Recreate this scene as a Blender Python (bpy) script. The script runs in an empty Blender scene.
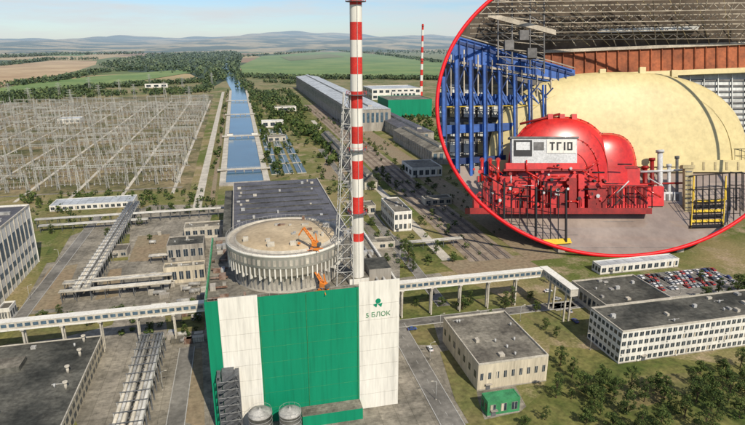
import bpy, math, random
import numpy as np
from mathutils import Vector, Matrix
random.seed(7); rng=np.random.default_rng(7)
F=560.0; CH=130.0
pitch=math.atan(172.5/F); yaw=math.radians(13.2)
fh=Vector((math.sin(yaw),math.cos(yaw),0)); R=Vector((math.cos(yaw),-math.sin(yaw),0)); Z=Vector((0,0,1))
FW=fh*math.cos(pitch)-Z*math.sin(pitch); U=fh*math.sin(pitch)+Z*math.cos(pitch)
C=Vector((0,0,CH))
def ray(u,v): return FW+R*((u-372.5)/F)+U*((212.5-v)/F)
def P(u,v,z=0.0):
    r=ray(u,v); t=(z-CH)/r.z; p=C+r*t
    return (p.x,p.y)
def PX(u,v,z=0.0): return P(u,v,z)[0]
def PY(u,v,z=0.0): return P(u,v,z)[1]
def HT(x,y,v):
    A=Vector((x,y,-CH)); q=212.5-v
    return (q*A.dot(FW)-F*A.dot(U))/(F*U.z-q*FW.z)
def proj(x,y,z):
    A=Vector((x,y,z-CH)); d=A.dot(FW); return (372.5+F*A.dot(R)/d, 212.5-F*A.dot(U)/d)
scene=bpy.context.scene
# ------------------------------------------------------------------ materials
def mixrgb(nt,fac,a,b,mode='MIX'):
    n=nt.nodes.new('ShaderNodeMix'); n.data_type='RGBA'; n.blend_type=mode; n.clamp_factor=True
    for idx,val in ((0,fac),(6,a),(7,b)):
        if hasattr(val,'is_linked') or hasattr(val,'links'): nt.links.new(val,n.inputs[idx])
        elif idx==0: n.inputs[0].default_value=val
        else: n.inputs[idx].default_value=(val[0],val[1],val[2],1)
    return n.outputs[2]
def noise(nt,vec,scale,detail=5,rough=.6):
    n=nt.nodes.new('ShaderNodeTexNoise'); n.inputs['Scale'].default_value=scale
    n.inputs['Detail'].default_value=detail; n.inputs['Roughness'].default_value=rough
    nt.links.new(vec,n.inputs['Vector']); return n.outputs['Fac']
def mrange(nt,val,a,b,c=0,d=1):
    n=nt.nodes.new('ShaderNodeMapRange'); nt.links.new(val,n.inputs[0])
    for i,x in enumerate((a,b,c,d)): n.inputs[i+1].default_value=x
    return n.outputs[0]
def gray(nt,f):
    cc=nt.nodes.new('ShaderNodeCombineColor')
    for i in range(3): nt.links.new(f,cc.inputs[i])
    return cc.outputs[0]
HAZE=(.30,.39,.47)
def hazed(nt,o,pos):  # aerial haze painted into the base colour, growing with distance; no volume
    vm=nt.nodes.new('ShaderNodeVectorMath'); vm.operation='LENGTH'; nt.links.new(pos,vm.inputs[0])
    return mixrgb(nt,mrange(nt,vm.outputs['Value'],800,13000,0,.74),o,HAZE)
def M(name,col,rough=.85,var=.18,scale=.15,col2=None,metal=0.0,streak=False,haze=False,bump=0.0,fine=.15,lo=.38,hi=.62,spec=.3,slab=None,stain=0.0,coat=0):
    m=bpy.data.materials.new(name); m.use_nodes=True; nt=m.node_tree
    bs=nt.nodes['Principled BSDF']; bs.inputs['Roughness'].default_value=rough
    bs.inputs['Metallic'].default_value=metal
    bs.inputs['Specular IOR Level'].default_value=spec
    if coat: bs.inputs['Coat Weight'].default_value=coat; bs.inputs['Coat Roughness'].default_value=.1
    g=nt.nodes.new('ShaderNodeNewGeometry'); pos=g.outputs['Position']; vec=pos
    if streak:
        mp=nt.nodes.new('ShaderNodeMapping'); mp.inputs['Scale'].default_value=(1,1,.12); nt.links.new(pos,mp.inputs[0]); vec=mp.outputs[0]
    a=tuple(c*(1-var) for c in col); b=col2 if col2 else tuple(min(1,c*(1+var)) for c in col)
    o=mixrgb(nt,mrange(nt,noise(nt,vec,scale),lo,hi),a,b)
    f=mrange(nt,noise(nt,vec,scale*9,3),.3,.7,1-fine*2,1.0+fine*.3)
    o=mixrgb(nt,1.0,o,gray(nt,f),'MULTIPLY')
    if streak:
        mp2=nt.nodes.new('ShaderNodeMapping'); mp2.inputs['Scale'].default_value=(1,1,.035); nt.links.new(pos,mp2.inputs[0])
        o=mixrgb(nt,1.0,o,gray(nt,mrange(nt,noise(nt,mp2.outputs[0],1.1,3),.52,.75,1.0,.78)),'MULTIPLY')
    if slab:
        br=nt.nodes.new('ShaderNodeTexBrick'); nt.links.new(pos,br.inputs['Vector']); br.inputs['Scale'].default_value=1.0
        br.inputs['Brick Width'].default_value=slab[0]; br.inputs['Row Height'].default_value=slab[1]; br.inputs['Mortar Size'].default_value=slab[2]
        br.inputs['Color1'].default_value=(1,1,1,1); br.inputs['Color2'].default_value=(.84,.84,.83,1); br.inputs['Mortar'].default_value=(.62,.62,.6,1); br.offset=slab[3] if len(slab)>3 else 0
        o=mixrgb(nt,1.0,o,br.outputs[0],'MULTIPLY')
    if stain:
        o=mixrgb(nt,1.0,o,gray(nt,mrange(nt,noise(nt,pos,.16,6,.75),.5,.66,1.0,1-stain)),'MULTIPLY')
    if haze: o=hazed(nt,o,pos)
    nt.links.new(o,bs.inputs['Base Color'])
    if bump:
        bp=nt.nodes.new('ShaderNodeBump'); bp.inputs['Strength'].default_value=bump; bp.inputs['Distance'].default_value=.3
        nt.links.new(noise(nt,pos,scale*14,3),bp.inputs['Height']); nt.links.new(bp.outputs[0],bs.inputs['Normal'])
    return m
m_white=M('white_paint',(.72,.695,.62),.7,.06,.12,streak=True,fine=.08)
m_cream=M('cream_plaster',(.58,.51,.38),.85,.14,.12,streak=True)
m_greenw=M('green_cladding',(.004,.225,.115),.5,.08,.05,streak=True,fine=.05)
m_green2=M('green_paint',(.05,.24,.10),.6,.2,.3)
m_conc=M('concrete',(.36,.33,.28),.9,.2,.12,streak=True)
m_concL=M('light_concrete',(.50,.46,.38),.9,.16,.1)
m_apron=M('concrete_apron',(.27,.245,.195),.9,.25,.05,col2=(.38,.34,.27),fine=.22,slab=(6,4,.1),stain=.35)
m_asph=M('asphalt',(.17,.16,.14),.9,.2,.05,col2=(.25,.235,.205),stain=.25)
m_roofD=M('dark_bitumen_roof',(.075,.078,.068),.9,.35,.06,col2=(.16,.155,.13),fine=.25,slab=(9,1.1,.05,.5),stain=.35)
m_roofG=M('grey_bitumen_roof',(.21,.19,.155),.9,.3,.07,col2=(.30,.275,.22),fine=.22,slab=(8,1.1,.05,.5),stain=.45)
m_roofB=M('slate_blue_roof',(.12,.12,.135),.7,.2,.05,slab=(12,3,.12),stain=.3)
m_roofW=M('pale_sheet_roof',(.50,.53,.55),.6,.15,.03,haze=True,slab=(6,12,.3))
m_glass=M('window_glass',(.035,.05,.065),.15,.4,.7,spec=.6)
m_glassB=M('blue_window_glass',(.08,.13,.17),.2,.3,.4,spec=.6)
m_steel=M('galvanised_steel',(.45,.45,.43),.55,.15,.5,metal=.1)
m_steelW=M('pale_galvanised_steel',(.52,.51,.47),.6,.15,.3)
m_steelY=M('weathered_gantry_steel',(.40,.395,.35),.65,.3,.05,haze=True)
m_steelD=M('dark_steel',(.12,.125,.13),.6,.2,.5)
m_rust=M('rusty_equipment',(.20,.10,.06),.85,.35,.5,col2=(.30,.22,.17))
m_pipe=M('pipe_lagging',(.40,.39,.36),.55,.3,.25,metal=.1,stain=.3)
m_red=M('red_band_paint',(.62,.04,.03),.55,.12,.3)
m_orange=M('orange_paint',(.75,.24,.04),.5,.1,.6)
m_yellow=M('yellow_paint',(.72,.50,.05),.5,.1,.6)
m_domeTop=M('sand_dome_cover',(.46,.36,.23),.9,.12,.07,col2=(.54,.43,.28),fine=.12,stain=.2)
m_mark=M('road_marking',(.70,.70,.67),.7,.1,.4)
m_kerb=M('kerb_stone',(.42,.41,.38),.9,.1,.5)
m_grass=M('lawn',(.095,.135,.025),.95,.25,.05,col2=(.22,.20,.065),fine=.25,bump=.3)
m_dry=M('dry_grass',(.27,.22,.095),.95,.2,.045,col2=(.15,.16,.05),fine=.25)
m_dirt=M('bare_dirt',(.36,.27,.17),.95,.25,.05,col2=(.27,.22,.14),fine=.2)
m_ballast=M('track_ballast',(.26,.20,.145),.95,.2,.1,col2=(.34,.28,.21))
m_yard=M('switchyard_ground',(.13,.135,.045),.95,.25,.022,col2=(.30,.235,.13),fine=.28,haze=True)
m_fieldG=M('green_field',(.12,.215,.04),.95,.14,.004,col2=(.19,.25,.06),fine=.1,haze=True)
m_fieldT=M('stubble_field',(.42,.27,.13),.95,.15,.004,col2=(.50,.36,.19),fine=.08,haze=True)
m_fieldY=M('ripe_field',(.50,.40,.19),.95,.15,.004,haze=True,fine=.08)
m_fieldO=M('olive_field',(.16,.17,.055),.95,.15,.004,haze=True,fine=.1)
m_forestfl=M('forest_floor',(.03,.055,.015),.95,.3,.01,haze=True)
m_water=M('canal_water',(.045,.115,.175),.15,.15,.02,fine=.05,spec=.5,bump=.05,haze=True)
m_pool=M('pool_water',(.05,.085,.075),.15,.3,.05,spec=.5)
m_trunk=M('bark',(.10,.07,.045),.95,.2,2)
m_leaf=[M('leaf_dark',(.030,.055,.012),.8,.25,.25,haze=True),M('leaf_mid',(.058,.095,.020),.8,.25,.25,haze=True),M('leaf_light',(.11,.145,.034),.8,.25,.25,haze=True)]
m_carc=[M('car_paint_'+n,c,.3,.04,.5,spec=.6) for n,c in (('white',(.75,.75,.75)),('silver',(.4,.41,.42)),('red',(.45,.03,.03)),('blue',(.04,.08,.25)),('black',(.03,.03,.035)))]
m_tyre=M('rubber',(.02,.02,.02),.9)
def terrain_mat():
    m=bpy.data.materials.new('ground_cover'); m.use_nodes=True; nt=m.node_tree; bs=nt.nodes['Principled BSDF']
    bs.inputs['Roughness'].default_value=.95; bs.inputs['Specular IOR Level'].default_value=.1
    g=nt.nodes.new('ShaderNodeNewGeometry'); pos=g.outputs['Position']
    o=mixrgb(nt,mrange(nt,noise(nt,pos,.012),.42,.6),(.12,.145,.04),(.26,.215,.10))
    o=mixrgb(nt,mrange(nt,noise(nt,pos,.05,6,.7),.50,.66),o,(.36,.28,.18))
    vo=nt.nodes.new('ShaderNodeTexVoronoi'); vo.inputs['Scale'].default_value=.0011; vo.inputs['Randomness'].default_value=.9; nt.links.new(pos,vo.inputs['Vector'])
    sp=nt.nodes.new('ShaderNodeSeparateColor'); nt.links.new(vo.outputs['Color'],sp.inputs[0])
    fcol=mixrgb(nt,mrange(nt,sp.outputs[0],.42,.46),(.13,.16,.04),(.44,.33,.16)); fcol=mixrgb(nt,mrange(nt,sp.outputs[1],.62,.64),fcol,(.06,.085,.025)); fcol=mixrgb(nt,mrange(nt,sp.outputs[2],.75,.77),fcol,(.30,.19,.10))
    vl=nt.nodes.new('ShaderNodeVectorMath'); vl.operation='LENGTH'; nt.links.new(pos,vl.inputs[0])
    o=mixrgb(nt,mrange(nt,vl.outputs['Value'],1900,2300),o,fcol)
    o=mixrgb(nt,1.0,o,gray(nt,mrange(nt,noise(nt,pos,.8,4),.3,.7,.62,1.08)),'MULTIPLY')
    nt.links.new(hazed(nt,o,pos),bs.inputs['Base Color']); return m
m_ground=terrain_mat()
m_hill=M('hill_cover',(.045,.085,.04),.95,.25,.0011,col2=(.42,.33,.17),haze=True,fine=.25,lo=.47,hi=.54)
# ------------------------------------------------------------------ mesh builder
class MB:
    def __init__(s): s.v=[];s.f=[];s.m=[];s.sm=[];s.mats=[]
    def mi(s,mat):
        if mat not in s.mats: s.mats.append(mat)
        return s.mats.index(mat)
    def poly(s,pts,mat,sm=False):
        n=len(s.v); s.v.extend([tuple(p) for p in pts]); s.f.append(tuple(range(n,n+len(pts)))); s.m.append(s.mi(mat)); s.sm.append(sm)
    def hexa(s,b,t,mat,topmat=None):
        n=len(s.v); s.v.extend([tuple(p) for p in b]+[tuple(p) for p in t]); i=s.mi(mat)
        for q,mm in (((3,2,1,0),i),((4,5,6,7),s.mi(topmat) if topmat else i),((0,1,5,4),i),((1,2,6,5),i),((2,3,7,6),i),((3,0,4,7),i)):
            s.f.append(tuple(n+k for k in q)); s.m.append(mm); s.sm.append(False)
    def box(s,x0,x1,y0,y1,z0,z1,mat,topmat=None):
        s.hexa([(x0,y0,z0),(x1,y0,z0),(x1,y1,z0),(x0,y1,z0)],[(x0,y0,z1),(x1,y0,z1),(x1,y1,z1),(x0,y1,z1)],mat,topmat)
    def cyl(s,p0,p1,r0,r1,n,mat,caps=True,capmat=None):
        p0=Vector(p0);p1=Vector(p1); d=(p1-p0).normalized(); a=d.orthogonal().normalized(); b=d.cross(a)
        k=len(s.v); i=s.mi(mat)
        for p,r in ((p0,r0),(p1,r1)):
            for j in range(n):
                t=2*math.pi*j/n; s.v.append(tuple(p+a*(r*math.cos(t))+b*(r*math.sin(t))))
        for j in range(n):
            s.f.append((k+j,k+(j+1)%n,k+n+(j+1)%n,k+n+j)); s.m.append(i); s.sm.append(n>6)
        if caps:
            c=s.mi(capmat) if capmat else i
            s.f.append(tuple(k+j for j in range(n))[::-1]); s.m.append(c); s.sm.append(False)
            s.f.append(tuple(k+n+j for j in range(n))); s.m.append(c); s.sm.append(False)
    def beam(s,p0,p1,w,mat): s.cyl(p0,p1,w*.7,w*.7,4,mat)
    def lathe(s,c,prof,n,mat,mats=None):
        k=len(s.v)
        for (r,z) in prof:
            for j in range(n):
                t=2*math.pi*j/n; s.v.append((c[0]+r*math.cos(t),c[1]+r*math.sin(t),c[2]+z))
        for a in range(len(prof)-1):
            i=s.mi(mats[a] if mats else mat)
            for j in range(n):
                s.f.append((k+a*n+j,k+a*n+(j+1)%n,k+(a+1)*n+(j+1)%n,k+(a+1)*n+j)); s.m.append(i); s.sm.append(True)
    def build(s,name,loc=None,smooth=True):
        me=bpy.data.meshes.new(name); me.from_pydata(s.v,[],s.f)
        for mt in s.mats: me.materials.append(mt)
        me.polygons.foreach_set('material_index',s.m); me.polygons.foreach_set('use_smooth',s.sm)
        me.update(); o=bpy.data.objects.new(name,me); scene.collection.objects.link(o)
        if loc: o.location=loc
        return o
def inst(o,name,loc,rz=0,sc=1):
    n=bpy.data.objects.new(name,o.data); n.location=loc; n.rotation_euler=(0,0,rz)
    n.scale=(sc,sc,sc) if not isinstance(sc,tuple) else sc
    scene.collection.objects.link(n); return n
def lattice(mb,p0,p1,w0,w1,n,t,mat):
    p0=Vector(p0);p1=Vector(p1); d=(p1-p0).normalized(); a=d.orthogonal().normalized() if abs(d.z)<.9 else Vector((1,0,0)); a=(a-d*a.dot(d)).normalized(); b=d.cross(a)
    ring=[]
    for i in range(n+1):
        k=i/n; c=p0.lerp(p1,k); w=(w0+(w1-w0)*k)/2
        ring.append([c+a*w+b*w,c-a*w+b*w,c-a*w-b*w,c+a*w-b*w])
    for j in range(4): mb.beam(ring[0][j],ring[-1][j],t,mat)
    for i in range(n):
        for j in range(4):
            k=(j+1)%4
            mb.beam(ring[i][j],ring[i+1][k] ,t*.6,mat)
            if i: mb.beam(ring[i][j],ring[i][k],t*.5,mat)
# ------------------------------------------------------------------ ground
g=MB(); S=26000; g.poly([(-S,-S,0),(S,-S,0),(S,S,0),(-S,S,0)],m_ground); g.build('ground')
def sheet(name,px,mat,z=.004,build=True):
    mb=MB(); mb.poly([(*P(u,v),z) for u,v in px],mat); return mb.build(name)
def wsheet(mb,x0,x1,y0,y1,z,mat): mb.poly([(x0,y0,z),(x1,y0,z),(x1,y1,z),(x0,y1,z)],mat)
for i,(nm,px,mt) in enumerate((
 ('forest_floor_ground',[(96,66),(150,55),(235,52),(243,57),(235,75),(215,86),(190,74),(130,72)],m_forestfl),
 ('field',[(243,75),(240,66),(262,56),(330,51),(375,54),(470,66),(470,77),(372,77)],m_fieldG),
 ('field',[(-40,78),(-40,70),(50,61),(97,61),(95,67),(45,78),(-20,90)],m_fieldT),
 ('field',[(-60,56),(-60,53),(60,50),(110,52),(80,56)],m_fieldG),
 ('field',[(60,49),(120,46.5),(240,46),(230,48.5)],m_fieldY),
 ('field',[(250,49),(330,45.5),(440,46),(520,49),(430,51),(330,49.5)],m_fieldY),
 ('field',[(375,52),(440,51),(560,58),(560,63),(440,60)],m_fieldO),
 ('field',[(110,60),(150,58),(175,59),(130,66),(90,76),(50,80)],m_fieldO),
 ('field',[(-60,100),(20,85),(90,77),(180,70),(196,72),(110,86),(20,98),(-60,106)],m_fieldG),
 ('field',[(280,57),(330,54),(345,57),(290,61)],m_fieldO),
 )): sheet(nm,px,mt,.25+.12*i)
def hills():
    mb=MB(); na,nr=320,9; base=math.radians(90)-yaw
    rs=[6500,7400,8300,9300,10400,11500,12800,14200,16000]
    def hh(a,k):
        n=math.sin(a*9+1.2)*.35+math.sin(a*23+k*.8)*.22+math.sin(a*51+k*1.9)*.12+math.sin(a*111+k*3)*.06+.55
        return max(0,n)
    amp=[0,30,65,120,170,215,270,320,260]
    for k in range(nr):
        for i in range(na+1):
            a=base+math.radians(60)-math.radians(120)*i/na
            z=amp[k]*(.4+.55*hh(a,k)) if k else -1
            mb.v.append((rs[k]*math.cos(a),rs[k]*math.sin(a),z))
    mi=mb.mi(m_hill)
    for k in range(nr-1):
        for i in range(na):
            a=k*(na+1)+i; mb.f.append((a,a+1,a+na+2,a+na+1)); mb.m.append(mi); mb.sm.append(True)
    mb.build('hills')
hills()
# ------------------------------------------------------------------ foliage
def leaf_cloud(cent,rad,K,size,mats,name,extra=None,flat=.0,shell=(.55,1.0)):
    N=len(cent); cent=np.repeat(np.array(cent,float),K,0); rad=np.repeat(np.array(rad,float),K,0)
    d=rng.normal(size=(N*K,3)); d/=np.linalg.norm(d,axis=1)[:,None]
    r=rng.uniform(shell[0],shell[1],(N*K,1)); pos=cent+d*rad*r
    q=rng.normal(size=(N*K,3)); nrm=d+.7*q; nrm/=np.linalg.norm(nrm,axis=1)[:,None]
    t1=np.cross(nrm,rng.normal(size=(N*K,3))); t1/=np.linalg.norm(t1,axis=1)[:,None]; t2=np.cross(nrm,t1)
    s=(size*rad[:,:1]*rng.uniform(.6,1.3,(N*K,1)))
    V=np.stack([pos-t1*s-t2*s*.7,pos+t1*s-t2*s*.6,pos+t1*s*.8+t2*s,pos-t1*s*.9+t2*s*.7],1).reshape(-1,3)
    verts=V.tolist(); faces=np.arange(N*K*4).reshape(-1,4).tolist()
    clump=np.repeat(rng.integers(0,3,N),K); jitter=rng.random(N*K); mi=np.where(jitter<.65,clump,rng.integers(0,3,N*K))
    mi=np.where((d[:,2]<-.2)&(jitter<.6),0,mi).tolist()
    mt=list(mats)
    if extra:
        off=len(verts); verts+= [tuple(p) for p in extra.v]; faces+=[[i+off for i in f] for f in extra.f]
        mi+= [len(mt)+m for m in extra.m]; mt+=extra.mats
    me=bpy.data.meshes.new(name); me.from_pydata(verts,[],faces)
    for x in mt: me.materials.append(x)
    me.polygons.foreach_set('material_index',mi); me.update()
    o=bpy.data.objects.new(name,me); scene.collection.objects.link(o); return o
def tree_proto(seed,h=9.,w=6.5):
    r=random.Random(seed); ex=MB(); hz=h*.22
    ex.cyl((0,0,-.2),(.1,0,hz),.28,.2,7,m_trunk); ex.cyl((.1,0,hz),(r.uniform(-.4,.4),r.uniform(-.4,.4),h*.75),.2,.07,6,m_trunk)
    cs=[];rs=[]
    for i in range(36):
        a=r.uniform(0,6.28); k=r.random(); z=h*(.20+.72*k); env=w/2*math.sqrt(max(.05,1-((k-.34)/.70)**2))*r.uniform(.8,1.15)
        rr=env*math.sqrt(r.random())*.9; c=(rr*math.cos(a),rr*math.sin(a),z)
        cs.append(c); q=r.uniform(.45,1.05)*w/6.5; rs.append((q*1.05,q*1.05,q*.85))
        if i<8: ex.cyl((0,0,hz*.9+z*.2),c,.09,.03,5,m_trunk)
    return leaf_cloud(cs,rs,64,.17,m_leaf,'tree',ex)
protos=[tree_proto(1),tree_proto(2,10,6),tree_proto(3,8,7.5),tree_proto(5,12,6)]
def tree(u,v,h=None,z=0):
    x,y=P(u,v); p=random.choice(protos); s=(h or random.uniform(7,11))/10
    return inst(p,'tree',(x,y,z),random.uniform(0,6.28),(s*random.uniform(.9,1.2),s*random.uniform(.9,1.2),s))
def in_poly(x,y,pp):
    c=False;j=len(pp)-1
    for i in range(len(pp)):
        if (pp[i][1]>y)!=(pp[j][1]>y) and x<(pp[j][0]-pp[i][0])*(y-pp[i][1])/(pp[j][1]-pp[i][1])+pp[i][0]: c=not c
        j=i
    return c
def forest(name,pxpoly,n,h=(8,13),K=22,wf=.42,size=.38):
    pp=[P(*q) for q in pxpoly]; xs=[p[0] for p in pp];ys=[p[1] for p in pp]; cs=[];rs=[]; t=0
    while len(cs)<n and t<n*40:
        t+=1; x=random.uniform(min(xs),max(xs)); y=random.uniform(min(ys),max(ys))
        if in_poly(x,y,pp):
            hh=random.uniform(*h); w=hh*wf*random.uniform(.8,1.2); cs.append((x,y,hh*.52)); rs.append((w,w,hh*.5))
    return leaf_cloud(cs,rs,K,size,m_leaf,name)
def wline(name,w,n,h=(8,13),spread=8,K=22,size=.36):
    L=[math.dist(w[i],w[i+1]) for i in range(len(w)-1)]; T=sum(L); cs=[];rs=[]
    for k in range(n):
        s=random.random()*T; i=0
        while i<len(L)-1 and s>L[i]: s-=L[i]; i+=1
        a,b=w[i],w[i+1]; q=min(1,s/L[i]); x=a[0]+(b[0]-a[0])*q+random.gauss(0,spread/2); y=a[1]+(b[1]-a[1])*q+random.gauss(0,spread/2)
        hh=random.uniform(*h); ww=hh*.42; cs.append((x,y,hh*.5)); rs.append((ww,ww,hh*.5))
    return leaf_cloud(cs,rs,K,size,m_leaf,name)
def treeline(name,pts,n,h=(8,13),spread=8,K=22): return wline(name,[P(*q) for q in pts],n,h,spread,K)
forest('distant_woodland',[(96,66),(150,55),(235,52),(243,57),(235,75),(215,86),(190,74),(130,72)],1700,(14,26),14)
forest('distant_woodland',[(330,50.5),(440,49.5),(500,53),(430,55),(380,53)],500,(14,24),12)
treeline('distant_treeline',[(-40,92),(60,80),(100,72),(180,68)],480,(12,20),34,16)
treeline('distant_treeline',[(-40,100),(30,96),(100,88),(205,82)],560,(9,17),40,16)
treeline('distant_treeline',[(243,77),(300,79),(372,79),(460,80)],620,(10,18),45,16)
treeline('distant_treeline',[(243,57),(330,51),(375,54),(440,63)],420,(16,26),25,12)
treeline('distant_treeline',[(-40,60),(60,55),(140,54)],420,(20,32),70,12)
treeline('distant_treeline',[(60,51),(160,49),(240,49.5)],460,(20,36),90,10)
treeline('distant_treeline',[(-40,50),(60,47),(200,46.5),(300,47),(460,48)],420,(24,44),120,8)
treeline('distant_treeline',[(0,66),(50,60),(97,60)],220,(14,24),30,12)
treeline('distant_treeline',[(262,96),(272,110),(300,128),(330,150)],110,(7,12),12,26)
treeline('distant_treeline',[(345,100),(303,84),(262,82)],260,(9,14),30,20)
treeline('distant_treeline',[(205,92),(212,78),(222,62)],160,(10,16),24,18)
treeline('distant_treeline',[(250,92),(238,78),(232,62)],160,(10,16),24,18)
forest('tree_belt',[(140,91),(205,88),(212,93),(150,96)],150,(7,12),22)
forest('tree_belt',[(246,92),(290,90),(310,112),(300,124),(262,104)],190,(6,11),24)
forest('tree_belt',[(0,98),(80,92),(140,94),(60,101),(0,106)],260,(8,13),20)
forest('tree_belt',[(388,120),(437,112),(440,150),(412,134)],60,(7,11),26)
forest('tree_belt',[(300,128),(322,126),(352,160),(330,168)],48,(6,10),30)
forest('tree_belt',[(268,108),(296,124),(300,140),(272,132)],40,(6,10),30)
# ------------------------------------------------------------------ canal, banks, roads
xl=PX(226,183); xr=PX(264,183); yc0=PY(245,183); yc1=PY(231,91)
b=MB(); wsheet(b,xl,xr,yc0,yc1,.03,m_water)
b.poly([(xl,yc1,.03),(xr,yc1,.03),(*P(226,62),2.0),(*P(216,62),2.0)],m_water); b.build('canal_water')
b=MB()
for x0,x1 in ((xl-6,xl),(xr,xr+6)): b.box(x0,x1,yc0,yc1,0,1.2,m_concL)
b.box(xl-6,xr+6,yc0-9,yc0,0,1.6,m_conc)
b.build('canal_bank')
for v in (172,138,116,102):
    b=MB(); y=PY(240,v); b.box(xl-9,xr+9,y,y+6,2.2,2.9,m_concL)
    for q in range(5): xx=xl+(xr-xl)*q/4; b.box(xx-.6,xx+.6,y+.5,y+5.5,0,2.2,m_conc)
    for yy in (y,y+5.8):
        b.beam((xl-9,yy,4),(xr+9,yy,4),.15,m_steelW)
        for q in range(12): xx=xl-9+(xr-xl+18)*q/11; b.beam((xx,yy,2.9),(xx,yy,4),.12,m_steelW)
    if v in (138,): b.box(xl-2,xl+6,y+1,y+5,2.9,6,m_white,m_roofG); b.box(xr-4,xr+4,y+1,y+5,2.9,6,m_white,m_roofG)
    b.build('canal_bridge')
xr1=PX(197,190)
b=MB(); wsheet(b,xr1,xr1+7,PY(197,210),PY(215,92),.05,m_concL); b.build('service_road')
b=MB(); wsheet(b,xr1+7.2,xl-6.2,PY(210,205),PY(220,92),.010,m_dry); wsheet(b,xr+6.2,xr+26,yc0-5,yc1,.010,m_grass); b.build('canal_verge')
b=MB(); wsheet(b,(xr1+xl)/2,(xr1+xl)/2+4,PY(210,200),PY(220,92),.045,m_dirt); b.build('dirt_track')
wline('canal_side_trees',[(xr+13,yc0+20),(xr+15,yc1)],80,(5,10),9,28)
wline('canal_side_trees',[(xl-11,yc0+60),(xl-12,yc1)],40,(3,7),4,28)
# ------------------------------------------------------------------ switchyard
ysw0=PY(100,192); x_sw1=PX(188,190)-6
sheet('switchyard_ground',[(-200,200),(190,190),(214,94),(-20,102),(-300,120)],m_yard,.02)
b=MB()
for i in range(12):
    x=x_sw1-8-i*42; wsheet(b,x,x+3.0,ysw0-20,1330,.026,m_concL)
for y in np.arange(ysw0,1300,95): wsheet(b,x_sw1-520,x_sw1,y,y+4,.030,m_apron)
b.build('switchyard_path')
gm=MB(); gw=34; gh=17
for x in (-gw/2,0,gw/2): lattice(gm,(x,0,0),(x,0,gh),2.2,1.1,5,.24,m_steelY); gm.cyl((x,0,gh),(x,0,gh+7),.2,.06,4,m_steelY)
for z in (gh-1.1,gh+.5):
    for y in (-.7,.7): gm.beam((-gw/2,y,z),(gw/2,y,z),.22,m_steelY)
for i in range(16):
    x=-gw/2+gw*i/16; gm.beam((x,-.7,gh-1.1),(x+gw/16,-.7,gh+.5),.14,m_steelY); gm.beam((x,.7,gh+.5),(x+gw/16,.7,gh-1.1),.14,m_steelY)
for x in (-14,-8.5,-3,3,8.5,14): gm.cyl((x,0,gh-.9),(x,0,gh-3.6),.25,.25,5,m_rust)
gproto=None
sm=MB()
for x in (-13,-8,-3,3,8,13):
    for y in (-9,0,9):
        sm.cyl((x,y,0),(x,y,2.9),.26,.26,5,m_conc); sm.cyl((x,y,2.9),(x,y,6.0),.38,.22,6,m_steelY if y else m_rust)
    sm.box(x-.5,x+.5,-10,-8.4,1.6,2.6,m_steel)
    sm.beam((x,-9,6.0),(x,9,6.0),.12,m_steelY)
for y in (-9,9): sm.box(-14,14,y-.15,y+.15,2.6,2.9,m_conc)
sproto=None; wires=MB()
mast=MB(); lattice(mast,(0,0,0),(0,0,27),2.6,.6,9,.24,m_steelY); mast.cyl((0,0,27),(0,0,34),.16,.04,4,m_steelY); mproto=None
for i in range(12):
    x=x_sw1-24-i*42
    ys=np.arange(ysw0+8+random.uniform(0,10),1290,random.choice((38,42,46)))
    for k,y in enumerate(ys):
        if proj(x,y,0)[0]<-60: continue
        if gproto is None: gproto=gm.build('transmission_gantry',(x,y,0)); sproto=sm.build('switchgear_row',(x,y+19,0)); mproto=mast.build('lightning_mast',(x+20,y,0))
        else:
            if random.random()<.86: inst(gproto,'transmission_gantry',(x,y+random.uniform(-3,3),0),0,(1,1,random.choice((1,1,1.25,.7,.9))))
            if random.random()<.72: inst(sproto,'switchgear_row',(x,y+19,0))
            if k%4==2: inst(mproto,'lightning_mast',(x+20,y+random.uniform(-8,8),0),0,random.uniform(.85,1.25))
    for dx in (-14,-8.5,-3,3,8.5,14):
        for k in range(len(ys)-1):
            a,c=ys[k],ys[k+1]; pts=[(x+dx,a+(c-a)*t,gh-3.4-1.6*(1-(2*t-1)**2)) for t in (0,.25,.5,.75,1)]
            if proj(x,a,0)[0]<-60: continue
            for q in range(4): wires.cyl(pts[q],pts[q+1],.06,.06,3,m_steelY,caps=False)
wires.build('power_line')
pm=MB(); lattice(pm,(0,0,0),(0,0,34),6,1.4,9,.32,m_steelY)
for z,l in ((23,8),(27.5,7),(32,5)):
    for s in (-1,1): pm.beam((0,0,z+1),(s*l,0,z),.26,m_steelY); pm.beam((0,0,z-1),(s*l,0,z),.26,m_steelY)
pp=[(165,96),(183,90),(120,93),(60,97),(205,112),(30,104),(212,84),(90,90),(150,86),(10,98),(135,99),(100,100),(72,106),(190,102)]
pyl=pm.build('electricity_pylon',(*P(*pp[0]),0))
for q in pp[1:]: inst(pyl,'electricity_pylon',(*P(*q),0),.3)
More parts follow.
